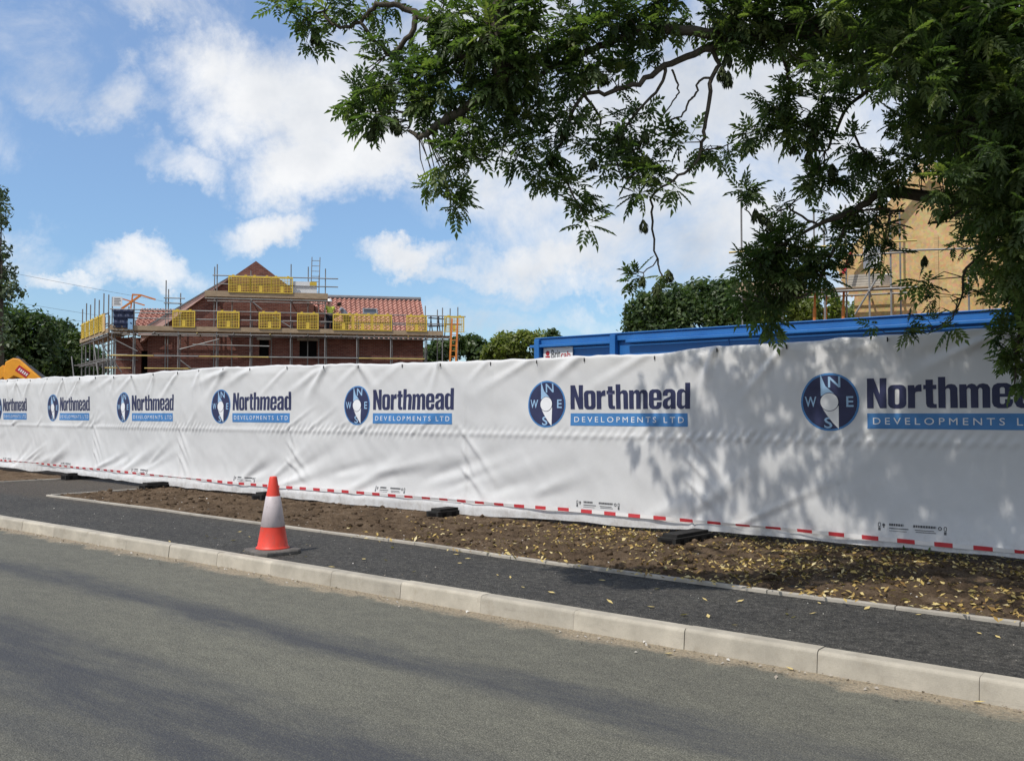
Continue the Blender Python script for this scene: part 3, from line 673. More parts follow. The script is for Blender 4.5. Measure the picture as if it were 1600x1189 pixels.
# red and white tape stretched along the hem
def build_tape():
    n = 900; S = np.linspace(3.0, S_MAX, n); tz = .43 - .065*np.abs(np.sin(S/3.53*math.pi+.4)) + .02*vnoise(S*.8, S*0, 5)
    tz = np.interp(S, [3, 10, 14, 18, 21, 25, 27.5, 29, 31, 33], [.375, .375, .36, .33, .33, .325, .30, .275, .27, .27]) + .012*vnoise(S*.9, S*0, 5)
    x, y, n1, n2 = fline(S); sg = np.where((n1*x+n2*y) > 0, -1.0, 1.0); w = wrinkle(S, tz); w = np.maximum.reduce([np.roll(w, i) for i in range(-8, 9)]) + .022
    tw = .75 + .75*np.clip(vnoise(S*.55, S*0, 12)*3.6, -1, 1) + .4*vnoise(S*2, S*0, 3); c, s_ = np.cos(tw)*.021, np.sin(tw)*.021
    V = np.zeros((n, 2, 3))
    for j, g in ((0, -1), (1, 1)):
        V[:, j, 0] = x + n1*sg*(w + g*np.abs(s_)*0 + g*s_*.35); V[:, j, 1] = y + n2*sg*(w + g*s_*.35); V[:, j, 2] = tz + g*c
    a = np.arange(n-1)*2; idx = np.stack([a, a+2, a+3, a+1], -1).ravel()
    me = np_mesh('barrier_tape', V.reshape(-1, 3), 4, idx, M_['tape'], True)
    uv = me.uv_layers.new(name='UVMap'); li = np.zeros(len(me.loops), dtype=np.int32); me.loops.foreach_get('vertex_index', li)
    u_ = np.stack([S[li//2], (li % 2).astype(float)], -1); uv.data.foreach_set('uv', u_.astype(np.float32).ravel())
    link_mesh('barrier_tape', me, label='red and white striped barrier tape stretched along the bottom of the white fence', cat='barrier tape')
build_tape()

# ------------------------------------------------------------------ traffic cone
p = G(426, 863, .122); cone = empty('traffic_cone', (p.x, p.y, .119), R(-50), label='orange traffic cone with pale reflective sleeve standing on the footpath by the kerb', cat='traffic cone')
b = MB(); hw = .225
oct_ = [(-hw, -hw*.72), (-hw*.72, -hw), (hw*.72, -hw), (hw, -hw*.72), (hw, hw*.72), (hw*.72, hw), (-hw*.72, hw), (-hw, hw*.72)]
for z, k in ((0, 1), (.028, 1), (.04, .97), (.048, .8)): b.v += [(x*k, y*k, z) for x, y in oct_]
for i in range(3): b.f += [(i*8+j, i*8+(j+1) % 8, i*8+8+(j+1) % 8, i*8+8+j) for j in range(8)]
b.f += [tuple(range(8))[::-1], tuple(range(24, 32))]; b.m = [0]*len(b.f); b.build('base', M_['conebase'], cone, bevel=.004)
def rc(z): return .148 - (.148-.036)*(z-.07)/(.75-.07)
b = MB(); b.lathe([(.165, .047), (.164, .056), (.155, .066), (rc(.07), .075), (rc(.26), .26), (rc(.26), .262), (rc(.56), .56), (rc(.74), .74), (.032, .752), (.02, .753), (.016, .74)], 40); b.build('body', M_['orange'], cone, smooth=True)
b = MB(); b.lathe([(rc(.262)+.0005, .262), (rc(.264)+.0028, .264), (rc(.558)+.0028, .558), (rc(.56)+.0005, .56)], 40); b.build('reflective_sleeve', M_['sleeve'], cone, smooth=True)

# ------------------------------------------------------------------ blue site cabin behind the fence
def build_cabin():
    t0 = 12.15; top = 2.73; base = .18; s0 = -9.32; s1 = -9.32 + 9.8
    r0 = L(s0, t0, 0); rz = math.atan2(E1.y, E1.x); root = empty('site_cabin', (r0.x, r0.y, 0), rz, label='long blue steel site cabin behind the right half of the white fence', cat='cabin')
    Ln = s1-s0; W = 2.6; b = MB()
    b.box((.02, .05, base+.12), (Ln-.02, W-.05, top-.123))
    for x in (3.4, 5.4, 7.4): b.box((x, .04, base+.2), (x+.02, .05, top-.19))
    b.build('wall', M_['blue'], root)
    b = MB(); b.box((0, 0, top-.12), (Ln, W, top-.02)); b.box((-.02, -.02, top-.02), (Ln+.02, W+.02, top)); b.box((-.10, -.055, top-.165), (1.47, -.0, top-.12)); b.box((1.75, -.055, top-.165), (Ln+.1, 0, top-.12))
    b.build('roof', M_['blue'], root, bevel=.008)
    for px in (.0, 1.47, Ln-.1): 
        b = MB(); b.box((px, -.065, base), (px+.1, .045, top-.03)); b.build('corner_post', M_['blue'], root, bevel=.008)
    b = MB(); b.box((0, -.02, base-.02), (Ln, .1, base+.12)); b.box((0, W-.1, base-.02), (Ln, W+.02, base+.12)); b.build('skid', M_['blue'], root)
    sg = MB(); sg.box((.14, .012, top-.44), (.72, .03, top-.172)); sgo = sg.build('sign', M_['signw'], root)
    bm = bmesh.new(); text_bm(bm, 'Brit', .30, .48, .03, .17, 0, 1, .01); bm2 = bm
    text_bm(bm, 'cab', .49, .68, .03, .14, 1, 1, .01); poly_bm(bm, [circ(.225, .12, .038, 16)], I_, I_, 1); poly_bm(bm, [[(.18, .05), (.27, .05), (.27, .075), (.18, .075)]], I_, I_, 1)
    bm.verts.index_update(); m = MB(); bm.faces.ensure_lookup_table()
    m.v = [(v.co.x, .009, top-.385+v.co.y*1.05) for v in bm.verts]
    for f in bm.faces: m.f.append(tuple(v.index for v in f.verts)); m.m.append(f.material_index)
    bm.free(); m.build('sign_lettering', [M_['ink'], M_['redp']], sgo)
build_cabin()

# ------------------------------------------------------------------ buildings in their own frames
class Frame:
    def __init__(s, px, d, ex):
        s.ex = Vector((*ex, 0)).normalized(); s.ey = Vector((-s.ex.y, s.ex.x, 0)); s.o = Vector(((px-800)/F*d, d, 0)); s.rz = math.atan2(s.ex.y, s.ex.x)
    def a(s, px, b=0.0, py=HOR):
        r = ray(px, py); u = r.x/r.y; return (u*(s.o.y + s.ey.y*b) - s.o.x - s.ey.x*b)/(s.ex.x - s.ex.y*u)
    def az(s, px, py, b=0.0):
        a = s.a(px, b, py); q = s.o + s.ex*a + s.ey*b; r = ray(px, py); return a, EYE + r.z/r.y*q.y
    def w(s, a, b, z): return s.o + s.ex*a + s.ey*b + Vector((0, 0, z))
H = Frame(172, 44.5, (.978, .207)); GZ = .17
def tile_roof(b0, x0, x1, p_eave, p_ridge, skew0=0, skew1=0, tile=.25, row=.30):
    """pantile slope from eave line to ridge line; p = (b, z)"""
    n = max(2, int((x1-x0)/tile)*6); (be, ze), (br, zr) = p_eave, p_ridge; ln = math.hypot(br-be, zr-ze); m = max(2, int(ln/row)); ny, nz_ = -(zr-ze)/ln, (br-be)/ln
    V, Fc = [], []
    for j in range(m):
        for e, lift in ((0, .06), (1, .0)):
            q = (j+e)/m
            for i in range(n+1):
                xx = x0 + (x1-x0)*i/n; h = .055*math.sin(2*math.pi*i/6) + lift; xs = xx + skew0*q*(1-i/n) + skew1*q*(i/n)
                V.append((xs, be+(br-be)*q+ny*h, ze+(zr-ze)*q+nz_*h))
    for j in range(2*m-1):
        for i in range(n): a = j*(n+1)+i; Fc.append((a, a+1, a+n+2, a+n+1))
    b0.add(V, Fc); return b0
def wall_with_holes(b, x0, x1, z0, z1, holes, y0, y1, mi=0):
    xs = sorted({x0, x1, *[h[0] for h in holes], *[h[1] for h in holes]}); zs = sorted({z0, z1, *[h[2] for h in holes], *[h[3] for h in holes]})
    for xa, xb in zip(xs, xs[1:]):
        for za, zb in zip(zs, zs[1:]):
            if any(h[0] <= (xa+xb)/2 <= h[1] and h[2] <= (za+zb)/2 <= h[3] for h in holes): continue
            b.box((xa, y0, za), (xb, y1, zb), mi)
def build_brick_house():
    root = empty('brick_house', H.o, H.rz, label='half built red brick house with front gable and clay tiled roof behind scaffolding', cat='house')
    bw = 1.35; A = lambda px, py=HOR, b=bw: H.az(px, py, b)
    ac, zc = A(400, 408); half = 5.15; eave = 5.35; ar = A(661)[0]; al = ac-half
    zc = max(zc, 8.6); holes = []
    for (x0, x1, y0, y1) in ((405, 420, 528, 557), (468, 495, 528, 558)):
        xa, zt_ = A(x0, y0); xb, zb_ = A(x1, y1); holes.append((xa, xb, zb_, min(zt_, eave-.15)))
    b = MB(); wall_with_holes(b, al, ar, GZ-.1, eave, holes, bw, bw+.3)
    b.add([(al, bw, eave), (ac+half, bw, eave), (ac, bw, zc), (al, bw+.3, eave), (ac+half, bw+.3, eave), (ac, bw+.3, zc)], [(0, 1, 2), (5, 4, 3), (0, 2, 5, 3), (2, 1, 4, 5)])
    b.box((ar-.3, bw+.3, GZ-.1), (ar, bw+7.2, eave)); b.box((al, bw+.3, GZ-.1), (al+.3, bw+8, eave)); b.box((al+.3, bw+7.2, GZ-.1), (ar-.3, bw+7.5, eave))
    ga, gz = ar, 7.75                                   # right hand end gable
    b.add([(ar-.3, bw, eave), (ar-.3, bw+7, eave), (ar-.3, bw+3.5, gz), (ar, bw, eave), (ar, bw+7, eave), (ar, bw+3.5, gz)], [(0, 2, 1), (3, 4, 5), (0, 3, 5, 2), (1, 2, 5, 4)])
    b.build('wall', M_['brick'], root)
    for (xa, xb, zb_, zt_) in holes:
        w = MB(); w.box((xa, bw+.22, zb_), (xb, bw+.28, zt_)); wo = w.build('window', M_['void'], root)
        f = MB(); f.box((xa-.06, bw-.03, zb_-.07), (xb+.06, bw+.2, zb_-.002)); f.build('sill', M_['edging'], wo)
        f = MB(); f.box((xa-.12, bw-.006, zt_+.003), (xb+.12, bw+.1, zt_+.16)); f.build('lintel', M_['edging'], wo)
    # right wing roof with rooflight
    ridge_z = H.az(560, 467, bw+3.5)[1]; r = MB(); x_r = H.az(633, 468, bw+3.5)[0]
    tile_roof(r, ac+1.2, ar+.25, (bw-.25, eave), (bw+3.5, ridge_z)); tile_roof(r, ac+1.2, ar+.25, (bw+7.25, eave), (bw+3.5, ridge_z))
    ro = r.build('roof', M_['tile'], root, label='red clay tiled roof of the right wing')
    rg = MB(); rg.tube([(ac+1.2, bw+3.5, ridge_z+.05), (ar+.25, bw+3.5, ridge_z+.05)], .13, 8); rg.build('ridge_tiles', M_['lead'], ro)
    slope = (ridge_z-eave)/3.75
    def rs(px, py):            # point on the right roof slope under a photo point
        for i in range(60):
            bb = bw-.25 + 3.75*i/60; a_, z_ = H.az(px, py, bb)
            if z_ <= eave + (bb-bw+.25)*slope: return a_, bb, z_
        return a_, bb, z_
    q = [rs(x, y) for x, y in ((567, 494), (590, 494))]; bb = q[0][1]; nb = Vector((0, -slope, 1)).normalized(); up = Vector((0, 1, slope)).normalized()
    xa, xb = q[0][0], q[1][0]; o0 = Vector((0, bb, eave+(bb-bw+.25)*slope)) + nb*.12
    Mx = Matrix(((1, 0, 0, 0), (0, up.y, nb.y, o0.y), (0, up.z, nb.z, o0.z), (0, 0, 0, 1)))
    k = MB(); k.box((xa, 0, -.12), (xb, .08, .03), 0, Mx); k.box((xa, .52, -.12), (xb, .62, .03), 0, Mx); k.box((xa, .08, -.12), (xa+.07, .52, .03), 0, Mx); k.box((xb-.07, .08, -.12), (xb, .52, .03), 0, Mx)
    ko = k.build('rooflight', M_['lead'], root); k = MB(); k.box((xa+.07, .08, -.1), (xb-.07, .52, -.005), 0, Mx); k.build('pane', M_['glass'], ko)
    # front gable roof: two slabs with a pale mortared verge
    vb = MB(); sl_ = (zc-eave)/half
    for sg in (-1, 1):
        x_e = ac + sg*(half+.3); z_e = zc - sl_*(half+.3)
        pts = [(ac, zc+.02), (x_e, z_e+.02), (x_e, z_e+.16), (ac, zc+.16)]
        vs = [(x, bw+.303, z-.15) for x, z in pts] + [(x, bw+8.2, z-.15) for x, z in pts]
        vb.add(vs, [(0, 1, 2, 3), (7, 6, 5, 4), (0, 4, 5, 1), (1, 5, 6, 2), (2, 6, 7, 3), (3, 7, 4, 0)])
    vb.build('roof', M_['tile'], root, label='steep tiled roof behind the front gable')
    for sg in (-1, ):
        x_e = ac + sg*(half+.3); z_e = zc - sl_*(half+.3); x_s = ac + sg*1.25; z_s = zc - sl_*1.25
        def plank(name, lo, hi, y0, y1, mat):
            v = [(x_s, z_s+lo*.1), (x_e, z_e+lo), (x_e, z_e+hi), (x_s, z_s+hi*.12+.03)]
            m_ = MB(); m_.add([(x, y0, z) for x, z in v] + [(x, y1, z) for x, z in v], [(0, 3, 2, 1), (4, 5, 6, 7), (0, 1, 5, 4), (1, 2, 6, 5), (2, 3, 7, 6), (3, 0, 4, 7)]); m_.build(name, mat, root)
        plank('verge_strip', -.14, .40, bw-.22, bw-.125, M_['verge']); plank('verge_cap', .405, .50, bw-.26, bw+.3, M_['lead'])
    # recessed left wing
    xl = H.a(176, bw); lb = MB(); dh = [(xl+1.2, xl+2.3, GZ-.1, 4.6), (xl+2.5, xl+2.95, GZ-.1, 4.6)]
    wall_with_holes(lb, xl, al-.003, GZ-.1, eave-.1, dh, bw+.5, bw+.8); lb.box((xl, bw+.8, GZ-.1), (xl+.3, bw+6, eave-.1)); lb.build('wall', M_['brick'], root, label='recessed left wing wall with tall dark openings')
    w = MB(); w.box((dh[0][0]-.2, bw+.85, GZ), (dh[1][1]+.2, bw+.9, 4.7)); w.build('opening_shade', M_['void'], root)  # near-black sheet stands in for the shade inside the openings
    lr = MB(); zr = H.az(230, 483, bw+2.6)[1]; tile_roof(lr, xl+.8, al+1.0, (bw-.1, eave-.05), (bw+2.6, zr)); tile_roof(lr, xl+.8, al+1.0, (bw+5.6, eave-.05), (bw+2.6, zr)); lr.build('roof', M_['tile'], root, label='low tiled roof of the left wing')
build_brick_house()

def scaffold(name, label, fr, poles, ledgers, toes, decks, braces, extra=None):
    root = empty(name, fr.o, fr.rz, label=label, cat='scaffolding')
    for (a, b_, z0, z1) in poles:
        m = MB(); m.tube([(a, b_, z0), (a, b_, z1)], .03, 6); m.build('pole', M_['galv'], root)
        m = None
    for (a0, b0, z0, a1, b1, z1, y) in ledgers:
        m = MB(); m.tube([(a0, b0, z0), (a1, b1, z1)], .03, 6); m.build('rail', M_['yel_tube' if y else 'galv'], root)
    for (a0, b0, a1, b1, z0, z1) in toes:
        m = MB(); m.bar((a0, b0, (z0+z1)/2), (a1, b1, (z0+z1)/2), .04, z1-z0); m.build('toe_board', M_['board'], root)
    for (a0, b0, a1, b1, z, w) in decks:
        m = MB(); d = Vector((a1-a0, b1-b0, 0)).normalized(); n = Vector((-d.y, d.x, 0)); k = int(w/.235)
        for i in range(k): o = n*(.12+i*.235); m.bar(Vector((a0, b0, z))+o, Vector((a1, b1, z))+o, .225, .038)
        m.build('deck', M_['board'], root)
    for (p_, q_) in braces:
        m = MB(); m.tube([p_, q_], .03, 6); m.build('brace', M_['galv'], root)
    return root
def house_scaffold():
    fr = H; Z = lambda px, py, b=0: fr.az(px, py, b); a = lambda px, b=0: fr.a(px, b)
    poles = []; dz = Z(400, 520)[1]                      # main deck
    top_up = lambda px, py: Z(px, py)[1]
    for px, py in ((173, 464), (207, 470), (277, 486), (337, 413), (390, 423), (453, 413), (507, 420), (557, 490), (610, 490), (664, 478), (691, 481), (715, 480)):
        poles.append((a(px), 0, GZ, top_up(px, py)))
    for px, py in ((178, 500), (257, 438), (261, 452), (280, 458), (333, 417), (361, 470), (423, 505), (480, 417), (497, 430), (683, 484), (703, 482)):
        poles.append((a(px, 1.15), 1.15, GZ, Z(px, py, 1.15)[1]))
    for px in (207, 337, 390, 453, 507, 557, 610, 664): poles.append((a(px, 1.15)+.08, 1.15, GZ, Z(px, 500, 1.15)[1]))
    x0, x1 = a(170), a(722); led = []
    for px in (240, 307, 364, 421, 480, 532, 584, 637, 680): led.append((a(px), -.22, dz-.075, a(px), 1.3, dz-.075, px % 2))
    led += [(a(300), -.09, Z(400, 540)[1], a(420), -.09, Z(400, 541)[1], 0), (a(170), 1.1, Z(400, 489)[1], a(262), 1.1, Z(400, 489)[1], 0), (a(500), 1.1, Z(400, 500)[1], a(690), 1.1, Z(400, 500)[1], 0)]
    for px in (333, 390, 453, 506): led.append((a(px)+.05, -.3, Z(400, 465)[1]-.14, a(px)+.05, 1.35, Z(400, 465)[1]-.14, 0))
    guard, mid = Z(400, 488)[1], Z(400, 501)[1]; xe = a(727)
    led += [(x0, -.05, guard, xe, -.05, guard, 0), (x0+.2, -.05, mid, xe-.2, -.05, mid, 0)]
    led += [(x0, -.05, dz-.12, x1-.6, -.05, dz-.12, 0), (x0, 1.1, dz-.12, x1-.6, 1.1, dz-.12, 0)]
    z2, z3 = Z(400, 558)[1], Z(400, 577)[1]
    for (p0, p1, y) in ((166, 240, 1), (240, 310, 0), (310, 420, 1), (420, 560, 0), (560, 664, 1)): led.append((a(p0), -.05, z2, a(p1)-.03, -.05, z2, y))
    led += [(a(166), 1.1, z2+.1, a(664), 1.1, z2+.1, 0)]
    for (p0, p1, y) in ((163, 205, 1), (225, 300, 1), (300, 420, 0)): led.append((a(p0), -.05, z3, a(p1)-.03, -.05, z3, y))
    for px in (173, 207, 277, 337, 390, 453, 507, 557, 610, 664, 715): led.append((a(px)+.05, -.2, dz-.17, a(px)+.05, 1.3, dz-.17, 0))
    u_z = Z(400, 465)[1]; g1, g2 = Z(420, 433)[1], Z(420, 446)[1]
    led += [(a(330), -.05, g1, a(527), -.05, g1, 0), (a(338), -.05, g2, a(527), -.05, g2, 0), (a(318), -.05, u_z-.1, a(512), -.05, u_z-.1, 0), (a(318), 1.1, u_z-.1, a(508), 1.1, u_z-.1, 0)]
    led += [(a(254, 1.15), 1.1, Z(262, 466, 1.15)[1], a(287, 1.15), 1.1, Z(262, 466, 1.15)[1], 0), (a(254, 1.15), 1.1, Z(262, 474, 1.15)[1], a(283, 1.15), 1.1, Z(262, 474, 1.15)[1], 0)]
    toes = [(x0, .0-.06, x1-1.0, -.06, dz+.02, dz+.245), (a(318), -.06, a(511), -.06, u_z, u_z+.28)]
    decks = [(x0, -.0, x1-.6, 0, dz, 1.15), (a(318), 0, a(511), 0, u_z-.02, 1.15)]
    br = [((a(170), -.09, Z(170, 527)[1]), (a(214), -.09, Z(214, 549)[1])), ((a(390), -.09, Z(390, 470)[1]), (a(408), -.09, Z(408, 484)[1])),
          ((a(425), -.09, Z(425, 495)[1]), (a(452), -.09, Z(452, 511)[1])), ((a(280), -.09, Z(280, 546)[1]), (a(342), -.09, Z(342, 530)[1])),
          ((a(157), -.3, Z(157, 535)[1]), (a(190), -.09, Z(190, 582)[1])), ((a(281), -.09, Z(281, 563)[1]), (a(306), -.09, Z(306, 582)[1])), ((a(652), -.09, Z(652, 500)[1]), (a(660), -.09, Z(660, 516)[1]))]
    scaffold('scaffold', 'grey tube scaffolding with brown boarded decks along the front of the brick house', fr, poles, led, toes, decks, br)
    # left return, running back from the front corner
    fr2 = Frame(127, 52.0, (P(170, HOR, 45.3)-P(127, HOR, 52.0)).xy); ln = (P(170, HOR, 45.3)-P(127, HOR, 52.0)).length; L2 = fr2
    po = []; dz2 = 5.38
    for i in range(7):
        q = ln*i/6.3; po.append((q, 0, GZ, 7.3 + .2*(i % 2))); po.append((q+.2, 1.15, GZ, 6.9))
    le = [(-.4, -.05, dz2+z, ln, -.05, dz2+z, 0) for z in (.5, 1.0, -.12, -1.3, -2.4)] + [(-.4, 1.1, dz2+z, ln, 1.1, dz2+z, 0) for z in (.95, -.12, -1.3)] + [(ln*i/6.3, -.4, dz2-1.25, ln*i/6.3, 1.4, dz2-1.25, 0) for i in range(7)]
    br2 = [((-.9, -.4, dz2-.7), (-.2, -.3, dz2-2.5)), ((-1.6, -.3, dz2-2.9), (1.6, -.1, dz2-2.0)), ((4.2, -.1, dz2-.2), (6.2, -.1, dz2-2.6))]
    scaffold('scaffold', 'tall narrow run of scaffolding returning along the left end of the brick house', fr2, po, le, [(-.3, -.06, ln, -.06, dz2+.02, dz2+.25)], [(-.3, 0, ln, 0, dz2, 1.15)], br2)
    # ---- things hung on or standing on it
    def guard_mesh(w, h):
        m = MB(); m.box((0, -.015, 0), (w, .015, .05)); m.box((0, -.015, h-.09), (w, .015, h)); 
        for x in (0, w-.05): m.box((x, -.016, .05), (x+.05, .016, h-.09))
        n = 8
        for i in range(1, n): x = w*i/n; m.box((x-.008, -.01, .05), (x+.008, .01, h-.09))
        for i in range(1, 9): z = .05+(h-.14)*i/9; m.box((.05, -.011, z-.012), (w-.05, .011, z+.012))
        m.box((w*.5-.08, -.02, .05), (w*.5+.08, -.012, .36)); m.box((w*.22-.06, -.02, h-.09), (w*.22+.06, .02, h+.05)); m.box((w*.78-.06, -.02, h-.09), (w*.78+.06, .02, h+.05)); return m
    gm = guard_mesh(1.05, .82).mesh('brick_guard', M_['yellow']); GR = 'yellow mesh brick guards on the scaffolding'
    lower = [(268, 'yellow mesh guard nearest the left roof, on the main deck'), (338, 'yellow mesh guard below the left end of the upper deck'), (403, 'yellow mesh guard above the small dark window'),
             (463, 'yellow mesh guard above the larger dark window'), (519, 'yellow mesh guard right in front of the workman in grey'), (549, 'yellow mesh guard just left of the one below the rooflight'), (579, 'yellow mesh guard below the rooflight'), (634, 'yellow mesh guard just left of the dark rails at the right end'), (693, 'yellow mesh guard at the far right end of the main deck')]
    for px, lab in lower:
        o = link_mesh('brick_guard', gm, label=lab, cat='brick guard', group=GR); q = fr.w(a(px), -.11, dz+.2); o.location = q; o.rotation_euler = (0, 0, fr.rz)
    for i, px in enumerate((355, 388.5, 422)):
        o = link_mesh('brick_guard', gm, label=('left', 'middle', 'right')[i] + ' of the three yellow mesh guards on the upper deck in front of the gable', cat='brick guard', group=GR); o.location = fr.w(a(px), -.11, u_z+.22); o.rotation_euler = (0, 0, fr.rz)
    for i in range(5):
        o = link_mesh('brick_guard', gm, label='weathered yellow mesh guard on the scaffold run at the left end of the house', cat='brick guard', group=GR); o.location = fr2.w(.4+i*1.35, -.11, dz2+.2); o.rotation_euler = (0, 0, fr2.rz)
    # white sheet and bits on upper deck
    m = MB(); m.box((0, 0, 0), (1.2, .03, .82)); m.box((.0, -.01, 0), (.05, 0, .82)); m.box((.85, -.01, .6), (1.2, 0, .82), 1)
    o = m.build('pale_board', [M_['signw'], M_['yellow']], label='pale panel with a yellow corner at the right end of the upper deck', cat='panel'); o.location = fr.w(a(455), .1, u_z+.05); o.rotation_euler = (0, 0, fr.rz)
    # ladder rising above the upper deck
    lad = empty('ladder', fr.w(a(484), .6, u_z), fr.rz, label='grey metal ladder sticking up above the upper deck to the right of the gable', cat='ladder'); top = Z(484, 401, .6)[1]-u_z
    for x in (0, .40):
        m = MB(); m.tube([(x, 0, 0), (x+.05, .15, top)], .025, 6); m.build('stile', M_['galv'], lad)
    k = 0; 
    while k*.27+.15 < top: z = k*.27+.15; m = MB(); m.tube([(.05*z/top, .15*z/top, z), (.40+.05*z/top, .15*z/top, z)], .016, 5); m.build('rung', M_['galv'], lad); k += 1
    # orange ladder at the right end
    lo = empty('ladder', fr.w(a(700), -.4, 0), fr.rz, label='orange ladder leaning on the far right end of the scaffolding', cat='ladder')
    x_t = a(716)-a(700); zt = Z(712, 498)[1]
    for dx in (0, .42):
        m = MB(); m.bar((dx*.8-.15, 0, GZ), (x_t-.35+dx*.7, .3, zt), .05, .09); m.build('stile', M_['oj'], lo)
    for k in range(1, 22):
        q = k/22; m = MB(); m.tube([(-.15+(x_t-.2)*q, .3*q, GZ+(zt-GZ)*q), (.19+(x_t-.25)*q, .3*q, GZ+(zt-GZ)*q)], .018, 5); m.build('rung', M_['oj'], lo)
    # dark chute / materials at right end of the deck
    bm_ = MB()
    for i in range(5): bm_.tube([(i*.2, 0, 0), (i*.2+.12*(-1)**i, .1, 1.05)], .03, 6)
    bm_.tube([(-.05, 0, .5), (.9, .05, .55)], .03, 6); bm_.tube([(-.05, 0, .95), (.9, .05, .9)], .035, 6)
    o = bm_.build('tube_bundle', M_['darkmetal'], label='dark bundle of loose tubes at the right end of the main deck', cat='tubes'); o.location = fr.w(a(672), .5, dz+.02); o.rotation_euler = (0, 0, fr.rz)
    # navy tarpaulin, site sign, hoist
    m = MB(); V = []; nx, nz = 16, 14
    for i in range(nx+1):
        for j in range(nz+1): V.append((1.0*i/nx, .05*math.sin(i*1.1+j*.4)+.03*math.sin(j*1.3), .86*j/nz))
    for i in range(nx):
        for j in range(nz): q = i*(nz+1)+j; m.f.append((q, q+nz+1, q+nz+2, q+1)); m.m.append(0)
    m.v = V; o = m.build('tarpaulin', M_['tarp'], smooth=True, label='dark navy tarpaulin hung at the left corner of the main deck', cat='tarpaulin'); sd = o.modifiers.new('s', 'SOLIDIFY'); sd.thickness = .015; o.location = fr.w(a(174)+.05, -.14, dz+.12); o.rotation_euler = (0, 0, fr.rz); o.scale = (.9, 1, 1)
    m = MB(); m.box((0, 0, 0), (.22, .06, .5)); o = m.build('tarpaulin', simple('sky_blue_sheet', (.25, .42, .62), .6), label='small pale blue sheet beside the navy tarpaulin on the deck', cat='tarpaulin'); o.location = fr.w(a(199), -.2, dz+.05); o.rotation_euler = (0, 0, fr.rz)
    m = MB(); m.box((0, 0, 0), (.44, .02, .46)); sr = m.build('site_sign', M_['signw'], label='small white sign fixed high on the left corner scaffold pole', cat='sign'); sr.location = fr.w(a(173)+.02, -.08, Z(173, 479)[1]); sr.rotation_euler = (0, 0, fr.rz)
    m = MB()
    for i, (z, w) in enumerate(((.36, .28), (.27, .3), (.18, .24), (.09, .3))): m.box((.07, -.006, z), (.07+w, -.002, z+.035))
    m.build('sign_marks', M_['ink'], sr)
    m = MB(); q = lambda px, py: Vector((a(px)-a(185), 0, Z(px, py)[1]-Z(185, 482)[1]))
    m.bar(q(185, 482), q(216, 460), .09, .09); m.bar(q(216, 460), q(239, 467), .07, .07); m.bar(q(202, 459), q(216, 460), .07, .07); m.bar(q(187, 466), q(222, 476), .06, .06); m.bar(q(200, 481), q(203, 458), .06, .06)
    o = m.build('hoist_arm', M_['oj'], label='orange hoist arm rising above the left corner of the scaffolding', cat='hoist'); o.location = fr.w(a(185), .3, Z(185, 482)[1]); o.rotation_euler = (0, 0, fr.rz)
    m = MB(); m.box((0, 0, 0), (.75, .03, .9)); o = m.build('plywood_sheet', M_['osb'], label='brown plywood sheet leaning left of the navy tarpaulin', cat='board'); o.location = fr2.w(ln-1.4, -.12, dz2+.1); o.rotation_euler = (0, R(-3), fr2.rz)
    return fr, a, Z, dz
frH, aH, ZH, DECK = house_scaffold()

# ------------------------------------------------------------------ workmen on the deck
def skin_body(name, pts, edges, mat_fn, mats, parent):
    me = bpy.data.meshes.new(name); names = list(pts); me.from_pydata([pts[n][0] for n in names], [(names.index(a), names.index(b)) for a, b in edges], [])
    o = bpy.data.objects.new(name, me); C.objects.link(o); sk = o.modifiers.new('s', 'SKIN'); sk.use_smooth_shade = True
    for i, n in enumerate(names): r = pts[n][1]; me.skin_vertices[0].data[i].radius = (r, r); me.skin_vertices[0].data[i].use_root = (n == 'pelvis')
    sb = o.modifiers.new('b', 'SUBSURF'); sb.levels = sb.render_levels = 2
    bpy.context.view_layer.update(); m2 = bpy.data.meshes.new_from_object(o.evaluated_get(bpy.context.evaluated_depsgraph_get())); bpy.data.objects.remove(o)
    for m in mats: m2.materials.append(m)
    for p in m2.polygons: p.material_index = mat_fn(p.center); p.use_smooth = True
    return link_mesh('body', m2, parent)
